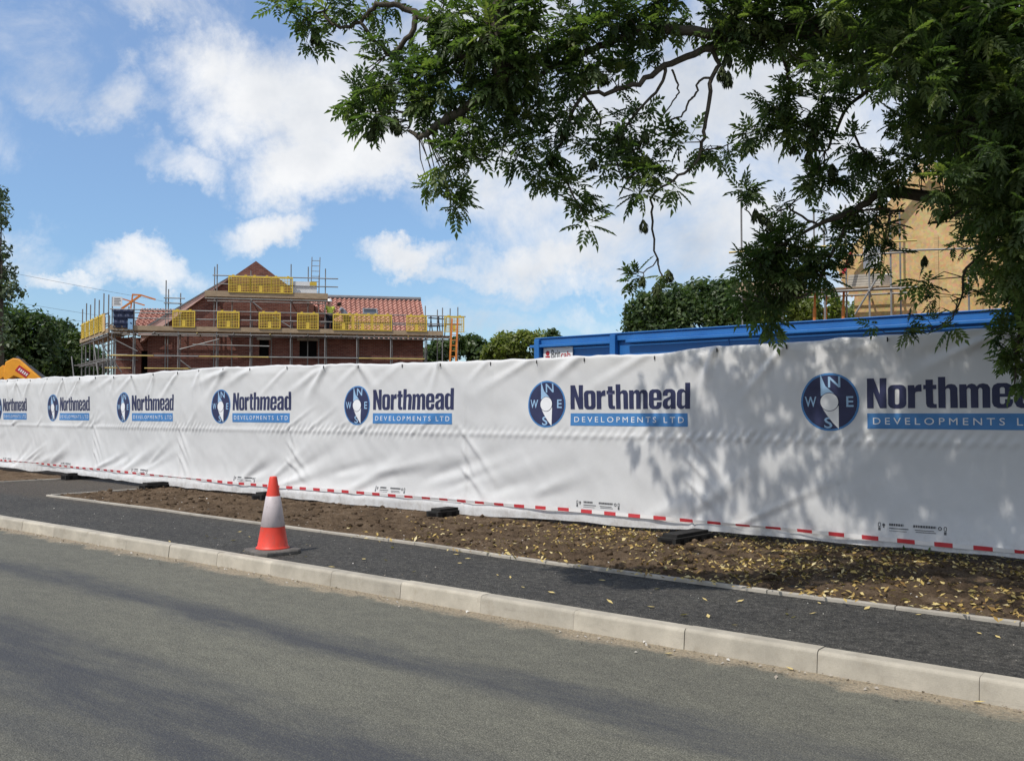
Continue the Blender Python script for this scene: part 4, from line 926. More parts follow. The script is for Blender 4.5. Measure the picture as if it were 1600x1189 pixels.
def person(loc, rz, label, lean, mats, hat, top_mat, armp):
    root = empty('person', loc, rz, label=label, cat='person'); sl_ = math.sin(lean); cl_ = math.cos(lean)
    up = lambda x, y, z: (x, y + (z-.92)*sl_, .92 + (z-.92)*cl_)
    pts = {'pelvis': ((0, 0, .95), .15), 'waist': (up(0, 0, 1.1), .135), 'chest': (up(0, 0, 1.33), .165), 'neck': (up(0, .01, 1.50), .06), 'head': (up(0, .03, 1.60), .085), 'crown': (up(0, .03, 1.72), .08),
           'nose': (up(0, .12, 1.61), .022)}
    ed = [('pelvis', 'waist'), ('waist', 'chest'), ('chest', 'neck'), ('neck', 'head'), ('head', 'crown'), ('head', 'nose')]
    for s, n in ((-1, 'l'), (1, 'r')):
        pts.update({'hip'+n: ((s*.10, 0, .88), .095), 'knee'+n: ((s*.115, .03*(1 if s > 0 else -.4), .48), .065), 'ank'+n: ((s*.12, -.02, .09), .045), 'toe'+n: ((s*.13, .15, .04), .035),
                    'sh'+n: (up(s*.19, 0, 1.42), .065), 'el'+n: (armp[n][0], .047), 'wr'+n: (armp[n][1], .033), 'hand'+n: (tuple(Vector(armp[n][1])+(Vector(armp[n][1])-Vector(armp[n][0])).normalized()*.09), .034)})
        ed += [('pelvis', 'hip'+n), ('hip'+n, 'knee'+n), ('knee'+n, 'ank'+n), ('ank'+n, 'toe'+n), ('chest', 'sh'+n), ('sh'+n, 'el'+n), ('el'+n, 'wr'+n), ('wr'+n, 'hand'+n)]
        wv = Vector(armp[n][1]); dr = (wv-Vector(armp[n][0])).normalized(); side = dr.cross(Vector((0, 0, 1))).normalized() if abs(dr.z) < .95 else Vector((0, 1, 0))
        for i in range(4):
            q = wv + dr*.11 + side*(i-1.5)*.019; f1 = q + dr*.035; f2 = f1 + dr*(.03 - .004*abs(i-1.3)) + Vector((0, .012, -.008))
            pts['f%d' % i + n] = (tuple(f1), .0095); pts['g%d' % i + n] = (tuple(f2), .008); ed += [('hand'+n, 'f%d' % i + n), ('f%d' % i + n, 'g%d' % i + n)]
        pts['t'+n] = (tuple(wv + dr*.06 + side*.05), .010); ed.append(('wr'+n, 't'+n))
    skin_body('body', pts, ed, lambda c: 0, [M_['skin']], root)
    # clothing: sleeveless tops and trousers as slightly larger skins
    cl = {k: (v[0], v[1]*1.13) for k, v in pts.items() if k in ('waist', 'chest', 'shl', 'shr', 'pelvis')}
    for n in 'lr':
        s_, e_ = Vector(pts['sh'+n][0]), Vector(pts['el'+n][0]); cl['sl'+n] = (tuple(s_ + (e_-s_)*.6), .064)
    def skinned(name, cl, ed2, m):
        o = skin_body(name, cl, ed2, lambda c: 0, [m], root); o.name = name
    skinned('shirt', cl, [('pelvis', 'waist'), ('waist', 'chest')] + [('chest', 'sh'+n) for n in 'lr'] + [('sh'+n, 'sl'+n) for n in 'lr'], top_mat)
    tr = {k: (v[0], v[1]*1.16) for k, v in pts.items() if k in ('pelvis', 'hipl', 'hipr', 'kneel', 'kneer', 'ankl', 'ankr')}
    skinned('trousers', tr, [('pelvis', 'hip'+n) for n in 'lr'] + [('hip'+n, 'knee'+n) for n in 'lr'] + [('knee'+n, 'ank'+n) for n in 'lr'], M_['trous'])
    hx = Vector(up(0, .03, 1.66)); b = MB()
    if hat: b.lathe([(.155, .02), (.155, .035), (.13, .045), (.125, .10), (.10, .15), (.05, .178), (.0, .182)], 18, 0, hx); b.build('hard_hat', M_['hatw'], root, smooth=True)
    else: b.lathe([(.10, -.04), (.108, .03), (.10, .09), (.06, .125), (.0, .13)], 16, 0, hx); b.build('hair', M_['hair'], root, smooth=True)
    return root
person(frH.w(aH(515, .5), .5, DECK+.02), frH.rz + R(20), 'workman in a yellow hi-vis top and white hard hat standing on the main deck', R(8), None, True, M_['hiviz'], {'l': ((-.30, .06, 1.18), (-.22, .26, 1.12)), 'r': ((.30, .06, 1.18), (.24, .28, 1.10))})
person(frH.w(aH(541, .75), .75, DECK+.02), frH.rz + R(75), 'bare headed workman in a grey top bending forward on the main deck', R(30), None, False, M_['greyc'], {'l': ((-.26, .35, 1.12), (-.2, .52, .95)), 'r': ((.26, .38, 1.12), (.18, .55, 1.0))})

# ------------------------------------------------------------------ timber frame house on the right
T = Frame(1337, 28.0, (.92, -.39))
def build_timber_house():
    fr = T; Z = lambda px, py, b=0: fr.az(px, py, b); a = lambda px, b=0: fr.a(px, b)
    root = empty('timber_house', fr.o, fr.rz, label='unfinished timber house with bare tan strand board gable behind the blue cabin', cat='house')
    a0, z_e = Z(1337, 402); a_p, z_p = Z(1450, 262); half = a_p-a0; W = 2*half; b = MB()
    b.box((0, 0, GZ), (W, .15, z_e)); b.add([(0, 0, z_e), (W, 0, z_e), (half, 0, z_p), (0, .15, z_e), (W, .15, z_e), (half, .15, z_p)], [(0, 1, 2), (5, 4, 3), (0, 2, 5, 3), (2, 1, 4, 5)])
    b.box((0, .15, GZ), (.15, 7.5, z_e)); b.box((W-.15, .15, GZ), (W, 7.5, z_e)); b.build('wall', M_['osb'], root)
    for px in (1467, 1560):
        m = MB(); x = a(px); m.box((x-.05, -.03, GZ), (x+.05, -.003, z_e+.5)); m.build('batten', M_['timber'], root)
    sl_ = (z_p-z_e)/half; r = MB()
    for i in range(6):
        y = -.35+i*1.3
        for sg in (-1, 1): xe = half+sg*(half+.45); ze = z_e-sl_*.45; m = MB(); m.bar((half, y, z_p+.12), (xe, y, ze+.12), .05, .2); m.build('rafter', M_['timber'], root)
    for q in (.2, .45, .7):
        x = half*(1-q) ; z = z_e + sl_*half*(1-q); m = MB(); m.box((x-.4, -.3, z+.1), (x-.33, 7, z+.16)); m.build('batten', M_['timber'], root)
    m = MB(); wx = a(1537); zt = Z(1537, 432)[1]; m.box((wx, -.95, GZ), (wx+2.6, -.2, zt)); m.build('porch', M_['osb'], root, label='lower strand board box in front of the gable')
    m = MB(); xa = a(1352); m.box((xa, -.02, Z(1352, 420)[1]), (xa+.5, -.003, Z(1352, 385)[1])); m.build('membrane', M_['signw'], root)
    dz = Z(1337, 449, -1.3)[1]; fb = -1.3
    P_ = [(a(px, fb), fb, GZ, fr.az(px, py, fb)[1]) for px, py in ((1161, 296), (1224, 322), (1291, 330), (1361, 330), (1395, 330), (1517, 430), (1580, 430))] + [(a(px, -.25), -.25, GZ, fr.az(px, py, -.25)[1]) for px, py in ((1275, 330), (1325, 320), (1410, 330))]
    x0, x1 = a(1152, fb), a(1425, fb); le = []
    for py, y in ((388, 1), (405, 0), (458, 0)): z = Z(1250, py, fb)[1]; le += [(x0-.2, fb-.05, z, x1+.2, fb-.05, z, y)]
    le += [(x0, -.2, dz-.1, x1, -.2, dz-.1, 0), (a(1395, fb), fb-.05, Z(1400, 392, fb)[1], a(1580, fb), fb-.05, Z(1500, 392, fb)[1], 0)]
    for px in (1161, 1224, 1291, 1361, 1410): le.append((a(px, fb), fb-.2, dz-.14, a(px, fb), .0-.05, dz-.14, 0))
    br = [((a(1338, fb), fb-.1, Z(1338, 492, fb)[1]), (a(1372, fb), fb-.1, Z(1372, 437, fb)[1]))]
    scaffold('scaffold', 'scaffolding with a brown boarded deck in front of the timber house, behind hanging leaves', fr, P_, le, [(x0, fb-.06, a(1256, fb), fb-.06, dz+.02, dz+.3)], [(x0, fb, x1, fb, dz, 1.1)], br)
    m = MB(); m.lathe([(.13, 0), (.16, .3), (.165, .3), (.165, .33), (.15, .33), (.12, .05)], 18); o = m.build('bucket', M_['hatw'], smooth=True, label='white bucket on the scaffold deck of the timber house', cat='bucket'); o.location = fr.w(a(1388, fb+.3), fb+.3, dz+.03)
    m = MB()
    for i in range(5): m.box((.01*i, 0, i*.075), (.95-.015*i, .4, i*.075+.065))
    o = m.build('block_stack', M_['edging'], label='grey stack of blocks on the scaffold deck of the timber house', cat='blocks'); o.location = fr.w(a(1326, fb+.2), fb+.2, dz+.03); o.rotation_euler = (0, 0, fr.rz)
    for i, px in enumerate((1268, 1285, 1313)):
        lab = ('left', 'middle', 'right')[i] + ' of three orange props under the timber house scaffold deck'; pr = empty('steel_prop', fr.w(a(px, -.8), -.8, 0), fr.rz, label=lab, cat='prop', group='orange steel props')
        m = MB(); m.tube([(0, 0, GZ), (.12, 0, dz-.5)], .05, 8); m.build('outer_tube', M_['oj'], pr); m = MB(); m.tube([(.12, 0, dz-.5), (.14, 0, dz-.06)], .035, 8); m.box((.04, -.1, dz-.06), (.24, .1, dz-.045)); m.build('inner_tube', M_['oj'], pr)
    m = MB(); m.bar(fr.w(a(1320, fb), fb-.2, Z(1320, 430, fb)[1]), fr.w(a(1334, fb), fb-.1, Z(1334, 395, fb)[1]), .05, .08); m.build('red_bar', M_['redp'], label='red bar leaning above the deck left of the timber gable', cat='bar')
build_timber_house()

# ------------------------------------------------------------------ digger behind the far left of the fence
def build_digger():
    d = 31.0; q = lambda px, py, dy=0: P(px, py, d+dy)
    o = q(18, 600); o.z = GZ; root = empty('digger', o, 0, label='orange yellow digger behind the fence at the far left, only its bent arm showing', cat='digger'); l = lambda px, py, y=0: q(px, py, y)-o
    b = MB()
    prof = [l(12, 566), l(24, 560), l(32, 561), l(68, 592), l(80, 604), l(70, 612), l(46, 596), l(26, 588), l(12, 597), l(9, 590)]
    for y in (-.17, .17): b.v += [tuple(p + Vector((0, y, 0))) for p in prof]
    n = len(prof); b.f = [tuple(range(n))[::-1], tuple(range(n, 2*n))] + [(i, (i+1) % n, n+(i+1) % n, n+i) for i in range(n)]; b.m = [0]*len(b.f); am = b.build('arm', M_['plant'], root, bevel=.03)
    m = MB(); s0, s1 = l(31, 575), l(48, 587); nrm = Vector((0, -.176, 0)); upv = Vector((.16, 0, .2))
    m.add([s0+nrm-upv*.45, s1+nrm-upv*.45, s1+nrm+upv*.45, s0+nrm+upv*.45], [(0, 1, 2, 3)]); pl = m.build('name_panel', M_['redp'], am)
    m = MB()
    for k in range(5):
        c = s0 + (s1-s0)*(.16+.17*k) + Vector((0, -.18, 0)); m.add([c-upv*.18, c+(s1-s0)*.1-upv*.18, c+(s1-s0)*.1+upv*.18, c+upv*.18], [(0, 1, 2, 3)])
    m.build('panel_marks', M_['signw'], pl)
    m = MB(); m.tube([l(26, 558), l(45, 573)], .055, 10); m.tube([l(45, 573), l(72, 594)], .075, 10); m.build('hydraulic_ram', M_['darkmetal'], root)
    m = MB(); m.bar(l(-75, 640), l(13, 577), .3, .34); m.bar(l(-20, 576), l(12, 578), .12, .12); m.build('boom', M_['plant'], root, bevel=.02)
    c = l(-80, 640); m = MB(); m.box((c.x-2.2, -1.1, .75), (c.x+.3, 1.1, 1.6)); m.build('body', M_['plant'], root, bevel=.08)
    m = MB(); m.box((c.x-.9, -1.0, 1.6), (c.x+.2, -.1, 2.0)); m.build('cab', M_['darkmetal'], root, bevel=.05)
    for y in (-1.15, .75): m = MB(); m.box((c.x-2.3, y, .02), (c.x+.6, y+.4, .6)); m.build('track', M_['rubber'], root, bevel=.2)
build_digger()

# ------------------------------------------------------------------ overhead wires
for i, (p0, p1, lab) in enumerate((((-200, 382, 60), (700, 540, 75), 'topmost of the three thin overhead wires at the left'), ((-200, 432, 60), (500, 535, 75), 'middle of the three thin overhead wires at the left'), ((-200, 441, 60), (420, 540, 75), 'lowest of the three thin overhead wires at the left'))):
    A_, B_ = P(*p0), P(*p1); m = MB(); m.tube([A_.lerp(B_, k/14) - Vector((0, 0, 1.2*4*(k/14)*(1-k/14)*.35)) for k in range(15)], .009, 4); m.build('overhead_wire', M_['wire'], label=lab, cat='wire', group='overhead wires')

# ------------------------------------------------------------------ trees
def crown_mesh(name, lobes, n, size, mat, seed, shell=.55):
    g = np.random.default_rng(seed); lob = np.array([(x, y, z, r, rz) for (x, y, z, r, rz) in lobes]); w = lob[:, 3]**2*1.0; w /= w.sum()
    li = g.choice(len(lob), n, p=w); d = g.normal(size=(n, 3)); d /= np.linalg.norm(d, axis=1)[:, None]; rad = (shell + (1-shell)*g.random(n)**.6)*(1+.12*g.normal(size=n))
    # clumps: push towards random clump directions so gaps open up
    c = lob[li, :3] + d*rad[:, None]*np.stack([lob[li, 3], lob[li, 3], lob[li, 4]], -1)
    cl = g.integers(0, max(6, n//26), n); co = g.normal(size=(max(6, n//26)+1, 3)); 
    key = (np.floor(c/ (size*5)).astype(int)*np.array([73, 179, 283])).sum(1) % 997; keep = (np.sin(key*12.9)*43758 % 1) > .16; c = c[keep]; n = len(c); d = d[keep]
    nr = d*.7 + g.normal(size=(n, 3))*.7 + np.array([0, 0, .35]); nr /= np.linalg.norm(nr, axis=1)[:, None]
    t1 = np.cross(nr, g.normal(size=(n, 3))); t1 /= np.linalg.norm(t1, axis=1)[:, None]; t2 = np.cross(nr, t1); s = size*(.55+.9*g.random(n))[:, None]
    V = np.stack([c-t1*s, c-t2*s*.5+nr*s*.12, c+t1*s, c+t2*s*.5+nr*s*.12], 1).reshape(-1, 3)
    tint = np.clip(.5+.22*g.normal(size=n) + .25*np.sin(key[keep]*3.7), 0, 1)
    return np_mesh(name, V, 4, np.arange(4*n), mat, False, np.repeat(tint, 4))
def tree(name, label, base, lobes, n, size, mat, seed, group=None, trunk_r=.25, shell=.55, cat='tree'):
    root = empty(name, base, label=label, cat=cat, group=group); link_mesh('crown', crown_mesh('crown', lobes, n, size, mat, seed, shell), root)
    m = MB(); top = max(l[2] for l in lobes); m.tube([(0, 0, -.1), (.1, 0, top*.35), (.0, .1, top*.7)], [trunk_r, trunk_r*.75, trunk_r*.4], 8)
    for l in lobes[:7]: m.tube([(.05, 0, top*.3), ((l[0])*.5, l[1]*.5, (top*.35+l[2])*.5), (l[0], l[1], l[2])], [trunk_r*.4, trunk_r*.28, trunk_r*.1], 5)
    m.build('trunk', M_['bark'], root, smooth=True); return root
def px_tree(name, label, blobs, d, n, size, mat, seed, **kw):
    """blobs given as photo x, y, radius (px) at distance d, each with its own depth offset"""
    rg = random.Random(seed); cx = sum(b_[0] for b_ in blobs)/len(blobs); base = P(cx, 600, d); base.z = .1; lob = []
    for (x, y, r) in blobs:
        dd = rg.uniform(-.6, .6)*r*d/F*1.2; p = P(x, y, d+dd)-base; rr_ = r*d/F; lob.append((p.x, p.y, p.z, rr_, rr_*.92))
    return tree(name, label, base, lob, n, size, mat, seed, **kw)
LT = 'dark trees behind the left end of the house'
px_tree('broadleaf_tree', 'big dark green tree behind the digger at the left edge', [(-10, 520, 55), (35, 525, 48), (20, 560, 50), (60, 515, 30), (-40, 560, 60), (50, 560, 45)], 62, 24000, .16, M_['oak'], 1, group=LT)
px_tree('broadleaf_tree', 'dark green tree standing just left of the scaffolding', [(95, 530, 32), (85, 560, 40), (115, 545, 28), (128, 570, 35), (70, 575, 35)], 66, 20000, .16, M_['oak'], 2, group=LT)
px_tree('slender_tree', 'tall thin grey green tree rising at the left edge of the picture', [(-16, 330, 32), (-24, 385, 40), (4, 445, 26), (-25, 450, 46), (-4, 303, 18), (2, 350, 14), (4, 395, 14), (14, 425, 16), (22, 455, 18), (-30, 520, 50)], 34, 4200, .085, M_['pop'], 3, trunk_r=.2, shell=.3)
BG = 'bushy trees behind the house and cabin'
px_tree('bushy_tree', 'mid green bush right of the brick house, behind the orange ladder', [(690, 550, 22), (715, 543, 20), (735, 540, 20), (750, 553, 24), (672, 560, 20)], 58, 9000, .13, M_['oak'], 4, group=BG, shell=.4)
px_tree('bushy_tree', 'yellow green bush left of the blue cabin', [(790, 545, 28), (820, 533, 20), (845, 536, 22), (805, 560, 30), (772, 555, 20)], 52, 9500, .12, M_['lime'], 5, group=BG, shell=.4)
px_tree('bushy_tree', 'darker sprig topped bush touching the blue cabin\'s left end', [(862, 522, 10), (868, 536, 18), (850, 550, 16)], 50, 2600, .11, M_['oak'], 6, group=BG, shell=.3)
px_tree('broadleaf_tree', 'round dark green tree rising behind the blue cabin', [(1010, 490, 36), (1050, 475, 34), (1095, 468, 34), (1130, 470, 36), (1020, 520, 45), (1080, 515, 55), (1150, 500, 50), (1175, 470, 35)], 60, 36000, .155, M_['oak'], 7, group=BG)
px_tree('bushy_tree', 'green trees showing under the timber house scaffold deck', [(1200, 480, 30), (1250, 485, 32), (1290, 480, 28), (1330, 500, 30)], 55, 8000, .15, M_['lime'], 8, group=BG)

# ------------------------------------------------------------------ the ash tree hanging over the right of the view
def leaf_template(pairs, L_=.20, ll=.066, lw=.0145):
    V, Fc = [], []
    def leaflet(p, ang, l, w, droop):
        c, s = math.cos(ang), math.sin(ang); b0 = len(V)
        for (u, v, z) in ((0, 0, 0), (.42*l, w, .006), (l, 0, -droop), (.42*l, -w, .006)): V.append((p[0]+u*c-v*s, p[1]+u*s+v*c, p[2]+z))
        Fc.append((b0, b0+3, b0+2)); Fc.append((b0, b0+2, b0+1))
    bend = lambda x: -.9*x*x
    for i in range(pairs):
        x = L_*(.32+.62*i/pairs); k = 1-.25*abs(i-pairs*.5)/pairs
        for sg in (-1, 1): leaflet((x, 0, bend(x)), sg*R(58-5*i), ll*k, lw*k, .014)
    leaflet((L_*.94, 0, bend(L_*.94)), 0, ll*1.05, lw*1.05, .02)
    b0 = len(V); V += [(0, -.0018, 0), (0, .0018, 0), (L_*.5, .0014, bend(L_*.5)), (L_*.95, 0, bend(L_*.95))]; Fc += [(b0, b0+2, b0+1), (b0, b0+3, b0+2)]
    return np.array(V), np.array(Fc)
TEMPL = [leaf_template(3, .14, .07, .0155), leaf_template(4, .17, .066, .0145), leaf_template(4, .19, .074, .0155)]
shoots = []          # (pos, dir, scale, tint)
def blob_shoots(c, r, n, squash=.85, g=rng, out=.75):
    for i in range(n):
        d = g.normal(size=3); d /= np.linalg.norm(d); q = (g.random()**.45)*r; p = np.array(c)+d*q*np.array([1, 1, squash])
        dr = d*out + np.array([0, 0, .15]) + g.normal(size=3)*.35; dr /= np.linalg.norm(dr); shoots.append((p, dr, g.uniform(.58, .92), g.uniform(0, 1)))
BL = [ # photo x, y, radius px, distance, shoots
 (440,6,18,6.4,4),(475,18,26,6.4,9),(478,50,20,6.4,7),(520,8,24,6.4,8),(493,62,10,6.4,2),(580,30,16,6.4,4),(600,8,26,6.3,8),(545,10,14,6.4,4),
 (583,72,20,6.4,6),(600,100,20,6.4,6),(640,92,22,6.4,7),(560,150,26,6.3,10),(595,150,32,6.3,15),(640,140,34,6.3,17),(585,180,26,6.3,10),(660,110,26,6.3,11),(690,95,30,6.2,14),(620,115,22,6.3,7),(545,165,14,6.3,4),(605,200,18,6.3,6),(700,130,34,6.2,18),(665,165,26,6.2,10),
 (720,30,40,6.0,26),(760,60,48,6.0,46),(790,110,40,6.0,34),(750,110,34,6.1,24),(820,60,44,6.0,34),(690,15,30,6.1,14),(800,15,40,6.0,28),
 (735,205,30,6.2,13),(775,185,34,6.2,18),(715,235,26,6.2,11),(690,245,18,6.2,6),(820,165,38,6.2,22),(860,130,40,6.2,24),(840,215,34,6.2,17),(790,235,28,6.2,11),
 (680,285,18,6.3,6),(700,300,20,6.3,7),(710,318,12,6.3,3),(745,255,22,6.2,7),
 (870,260,30,6.3,13),(895,300,26,6.3,10),(915,335,22,6.3,8),(850,285,22,6.3,7),(905,215,34,6.3,16),(945,235,34,6.3,15),(880,175,34,6.2,16),
 (880,40,48,6.1,36),(930,75,40,6.1,24),(965,30,46,6.1,34),(905,110,30,6.2,14),(1010,15,40,6.2,24),(1000,90,30,6.3,10),(1060,20,44,6.2,26),(1050,75,22,6.3,6),(955,130,26,6.2,9),
 (985,195,30,6.3,12),(1000,165,20,6.3,6),(960,270,30,6.3,12),(1000,265,30,6.3,12),(1035,285,26,6.3,11),(1000,305,22,6.3,8),(1050,250,20,6.3,6),(985,235,26,6.3,10),(1040,225,16,6.3,4),
 (1075,222,20,6.3,6),(1110,218,22,6.4,7),(1135,232,20,6.4,6),(1165,212,16,6.5,5),(1182,196,14,6.5,4),
 (1004,432,13,6.4,4),(1042,430,10,6.4,3),(1026,455,8,6.4,2),(990,440,6,6.4,2),
 (1110,25,40,6.3,26),(1160,40,44,6.3,32),(1215,30,44,6.3,34),(1190,65,26,6.3,12),(1250,50,36,6.4,24),(1130,65,18,6.3,6),(1140,10,30,6.2,18),
 (1235,125,16,6.5,5),(1215,155,24,6.5,9),(1255,175,32,6.5,14),(1300,155,26,6.5,10),(1240,205,22,6.5,8),(1200,180,14,6.5,4),(1270,205,18,6.5,6),(1175,208,12,6.5,3),
 (1335,230,28,6.7,11),(1265,290,26,6.8,11),(1290,275,16,6.8,5),(1370,290,32,6.8,14),(1400,250,32,6.8,14),(1330,270,18,6.8,6),
 (1160,303,15,7.0,7),(1216,325,9,7.0,3),(1200,395,30,7.0,17),(1180,415,26,7.0,13),(1240,375,28,7.0,13),(1220,440,32,7.0,18),(1275,395,30,7.0,13),(1290,430,26,7.0,10),(1180,468,26,7.0,12),(1205,495,20,7.0,8),(1245,420,28,7.0,13),
 (1320,365,26,7.0,9),(1370,360,24,7.0,9),(1380,400,18,7.0,5),(1345,330,24,7.0,9),(1310,330,18,7.0,6),
 (1440,440,18,7.2,4),(1480,460,22,7.2,6),(1500,500,20,7.2,5),(1405,508,16,7.2,4),(1450,505,14,7.2,3),(1370,500,12,7.2,2),(1530,470,20,7.2,5),
 (1585,540,26,7.2,15),(1580,585,20,7.2,10),(1600,510,34,7.2,22),(1610,560,30,7.2,18),(1600,470,34,7.2,24)]
branch_pts = []
for (x, y, r, d, n) in BL:
    c = P(x, y, d); rm = r*d/F; _n0 = len(shoots); blob_shoots(c, rm*1.0, max(1, int(round(n*(.54 if x < 850 else .40 if x < 1145 or d > 7.1 else .85 if y > 340 else .66)))))
poly = [(1260,-60),(1285,95),(1390,120),(1360,150),(1370,205),(1420,215),(1425,290),(1455,320),(1460,400),(1520,430),(1560,470),(1565,520),(1700,560),(1760,560),(1760,-60)]
def inside(x, y):
    c = False
    for (x0, y0), (x1, y1) in zip(poly, poly[1:]+poly[:1]):
        if (y0 > y) != (y1 > y) and x < (x1-x0)*(y-y0)/(y1-y0)+x0: c = not c
    return c
k = 0
while k < 190:
    x, y = rng.uniform(1260, 1760), rng.uniform(-60, 560)
    if not inside(x, y): continue
    if (y > 320 and x < 1520) or (y > 120 and x < 1400): k += .35; continue
    d = rng.uniform(5.6, 8.0); blob_shoots(P(x, y, d), rng.uniform(.14, .28), int(rng.integers(4, 9))); k += 1
k = 0
while k < 330:            # the deep shaded side of the crown, several layers thick
    x, y = rng.uniform(1330, 1900), rng.uniform(-160, 540)
    if not inside(min(x, 1740)-(48 if y > 0 else 0), max(y, -40)+28) or (x < 1470 and rng.random() < .35): continue
    d = rng.uniform(5.4, 8.6); blob_shoots(P(x, y, d), rng.uniform(.18, .34), int(rng.integers(5, 9))); k += 1
vis_n = len(shoots)
for i in range(210):      # unseen crown above the frame, set for its shade, thinning from the trunk
    q = rng.random()**.8; x = 6.2 - q*6.6 + rng.normal()*.6; y = 6.4 + rng.normal()*1.1; z = 5.0 + rng.random()*3.6*(1-.45*q)
    if y > 1 and (z-1.5)/max(y, .1) < .475: z = 1.5 + .475*y + rng.random()*.8
    blob_shoots((x, y, z), rng.uniform(.25, .55), int(rng.integers(5, 11)))
for i in range(130):      # unseen crown added over and behind the hanging side to shade it
    x, y, z = rng.uniform(1.4, 6.6), rng.uniform(3.2, 6.4), rng.uniform(5.6, 8.4)
    if (z-1.5)/y < .50: z = 1.5 + .5*y + rng.random()*.8
    blob_shoots((x, y, z), rng.uniform(.3, .55), int(rng.integers(5, 10)))
for i, (p_, d_, sc_, t_) in enumerate(shoots[:vis_n]):      # the lone dangling sprigs carry small young leaves
    q_ = camo.matrix_world.inverted() @ Vector(p_) if False else Vector(p_); u_ = 800+F*q_.x/q_.y; v_ = 645-F*(q_.z-1.5)/q_.y
    if 975 < u_ < 1070 and v_ > 405: shoots[i] = (p_, d_, sc_*.75, t_)
for i in range(46):       # added unseen leaf clumps, placed to fill out shade on the right fence
    q = rng.random(); x, y, z = -.3 + q*2.9 + rng.normal()*.45, 7.9 - q*2.3 + rng.normal()*.45, rng.uniform(6.0, 7.6)
    blob_shoots((x, y, z), rng.uniform(.35, .65), int(rng.integers(6, 11)))
TRUNK = L(2.6, 8.6, .15)
ash = empty('ash_tree', TRUNK, label='large ash tree with dark feathery leaves hanging in from the upper right', cat='tree')
org = np.array(TRUNK[:])
def build_ash_leaves():
    Vs, Is, Ts, base = [], [], [], 0; per = [[], [], []]
    for (p, dr, sc, tn) in shoots:
        n = int(rng.integers(5, 9)); a0 = rng.uniform(0, 6.28); d = Vector(dr); ref = Vector((0, 0, 1)) if abs(d.z) < .9 else Vector((1, 0, 0)); r = d.cross(ref).normalized(); u = r.cross(d)
        for i in range(n):
            a = a0 + 2*math.pi*i/n*1.0 + rng.normal()*.25; sp = rng.uniform(.5, 1.25); x = (d*math.cos(sp) + (r*math.cos(a)+u*math.sin(a))*math.sin(sp)); x.z -= .18; x.normalize()
            z = Vector((0, 0, 1)) + d*.35 + Vector(rng.normal(size=3))*.35; z = (z - x*z.dot(x)).normalized(); y = z.cross(x)
            per[int(rng.integers(0, 3))].append((np.array(p), np.array([x[:], y[:], z[:]]), sc*rng.uniform(.8, 1.15), np.clip(tn*.6+rng.random()*.4, 0, 1)))
    for (TV, TF), lst in zip(TEMPL, per):
        pos = np.array([l[0] for l in lst]); Rm = np.array([l[1] for l in lst]); s = np.array([l[2] for l in lst]); t = np.array([l[3] for l in lst])
        V = np.einsum('tk,nkj->ntj', TV, Rm)*s[:, None, None] + pos[:, None]; n, m = V.shape[:2]
        Vs.append(V.reshape(-1, 3)); Is.append((TF[None]+(np.arange(n)*m)[:, None, None]).reshape(-1)+base); Ts.append(np.repeat(t, m)); base += n*m
    link_mesh('crown', np_mesh('crown', np.concatenate(Vs)-org, 3, np.concatenate(Is), M_['ash'], False, np.concatenate(Ts)), ash)
build_ash_leaves()
# limbs traced in depth
limbs = []
def limb(pts, r0, r1):
    q = [P(*p) if len(p) == 3 and p[1] > -900 else Vector(p) for p in pts]; limbs.append((q, r0, r1)); return q
HUB = P(1560, -140, 6.4); HUB2 = P(1470, 60, 6.5)
def W(v): return Vector(v)
top = Vector((TRUNK.x-.3, TRUNK.y+.1, 4.6))
limbs.append(([top, Vector((5.2, 5.9, 5.3)), P(1560, -80, 6.3), P(1300, -40, 6.2), P(1060, -60, 6.1), P(900, -40, 6.0), P(790, -20, 6.0)], .15, .07))
limbs.append(([top, Vector((5.6, 6.2, 4.6)), P(1560, 100, 6.6), P(1400, 60, 6.5), P(1250, 50, 6.4), P(1144, 58, 6.3)], .12, .04))
limbs.append(([top+Vector((0, 0, -.8)), P(1750, 330, 7.0), P(1560, 320, 6.9), P(1412, 303, 6.9), P(1372, 303, 6.9), P(1337, 328, 6.9), P(1286, 348, 6.95), P(1241, 373, 7.0)], .08, .008))
limb([(790,-20,6.0),(780,60,6.0),(785,110,6.0),(777,141,6.1),(733,165,6.2),(700,185,6.2),(673,205,6.2),(659,215,6.2),(640,205,6.3)], .075, .012)
limb([(770,20,6.0),(740,90,6.1),(696,67,6.2),(676,37,6.2),(649,20,6.3),(615,7,6.3),(588,10,6.3),(568,29,6.4),(548,42,6.4),(518,39,6.4),(503,20,6.4),(480,30,6.4)], .035, .006)
limb([(649,22,6.3),(642,54,6.3),(612,87,6.4),(595,74,6.4),(562,34,6.4)], .022, .012)
limb([(612,87,6.4),(640,105,6.4),(643,150,6.3),(640,200,6.3)], .012, .006)
limb([(1144,55,6.3),(1060,50,6.2),(1010,42,6.2),(970,62,6.2),(926,76,6.2),(880,100,6.2),(850,114,6.2),(820,160,6.2),(790,200,6.2)], .04, .012)
limb([(1144,63,6.3),(1115,74,6.3),(1085,84,6.3),(1039,105,6.3),(997,130,6.2),(955,145,6.2),(913,149,6.2),(890,190,6.2),(870,250,6.3),(905,320,6.3)], .032, .006)
limb([(1110,76,6.3),(1122,100,6.3),(1111,130,6.3),(1104,189,6.3),(1098,223,6.3),(1085,257,6.3),(1052,282,6.3),(1022,303,6.35),(1018,345,6.4),(1027,404,6.4),(1031,425,6.4),(1040,445,6.4),(1028,455,6.4)], .018, .004)
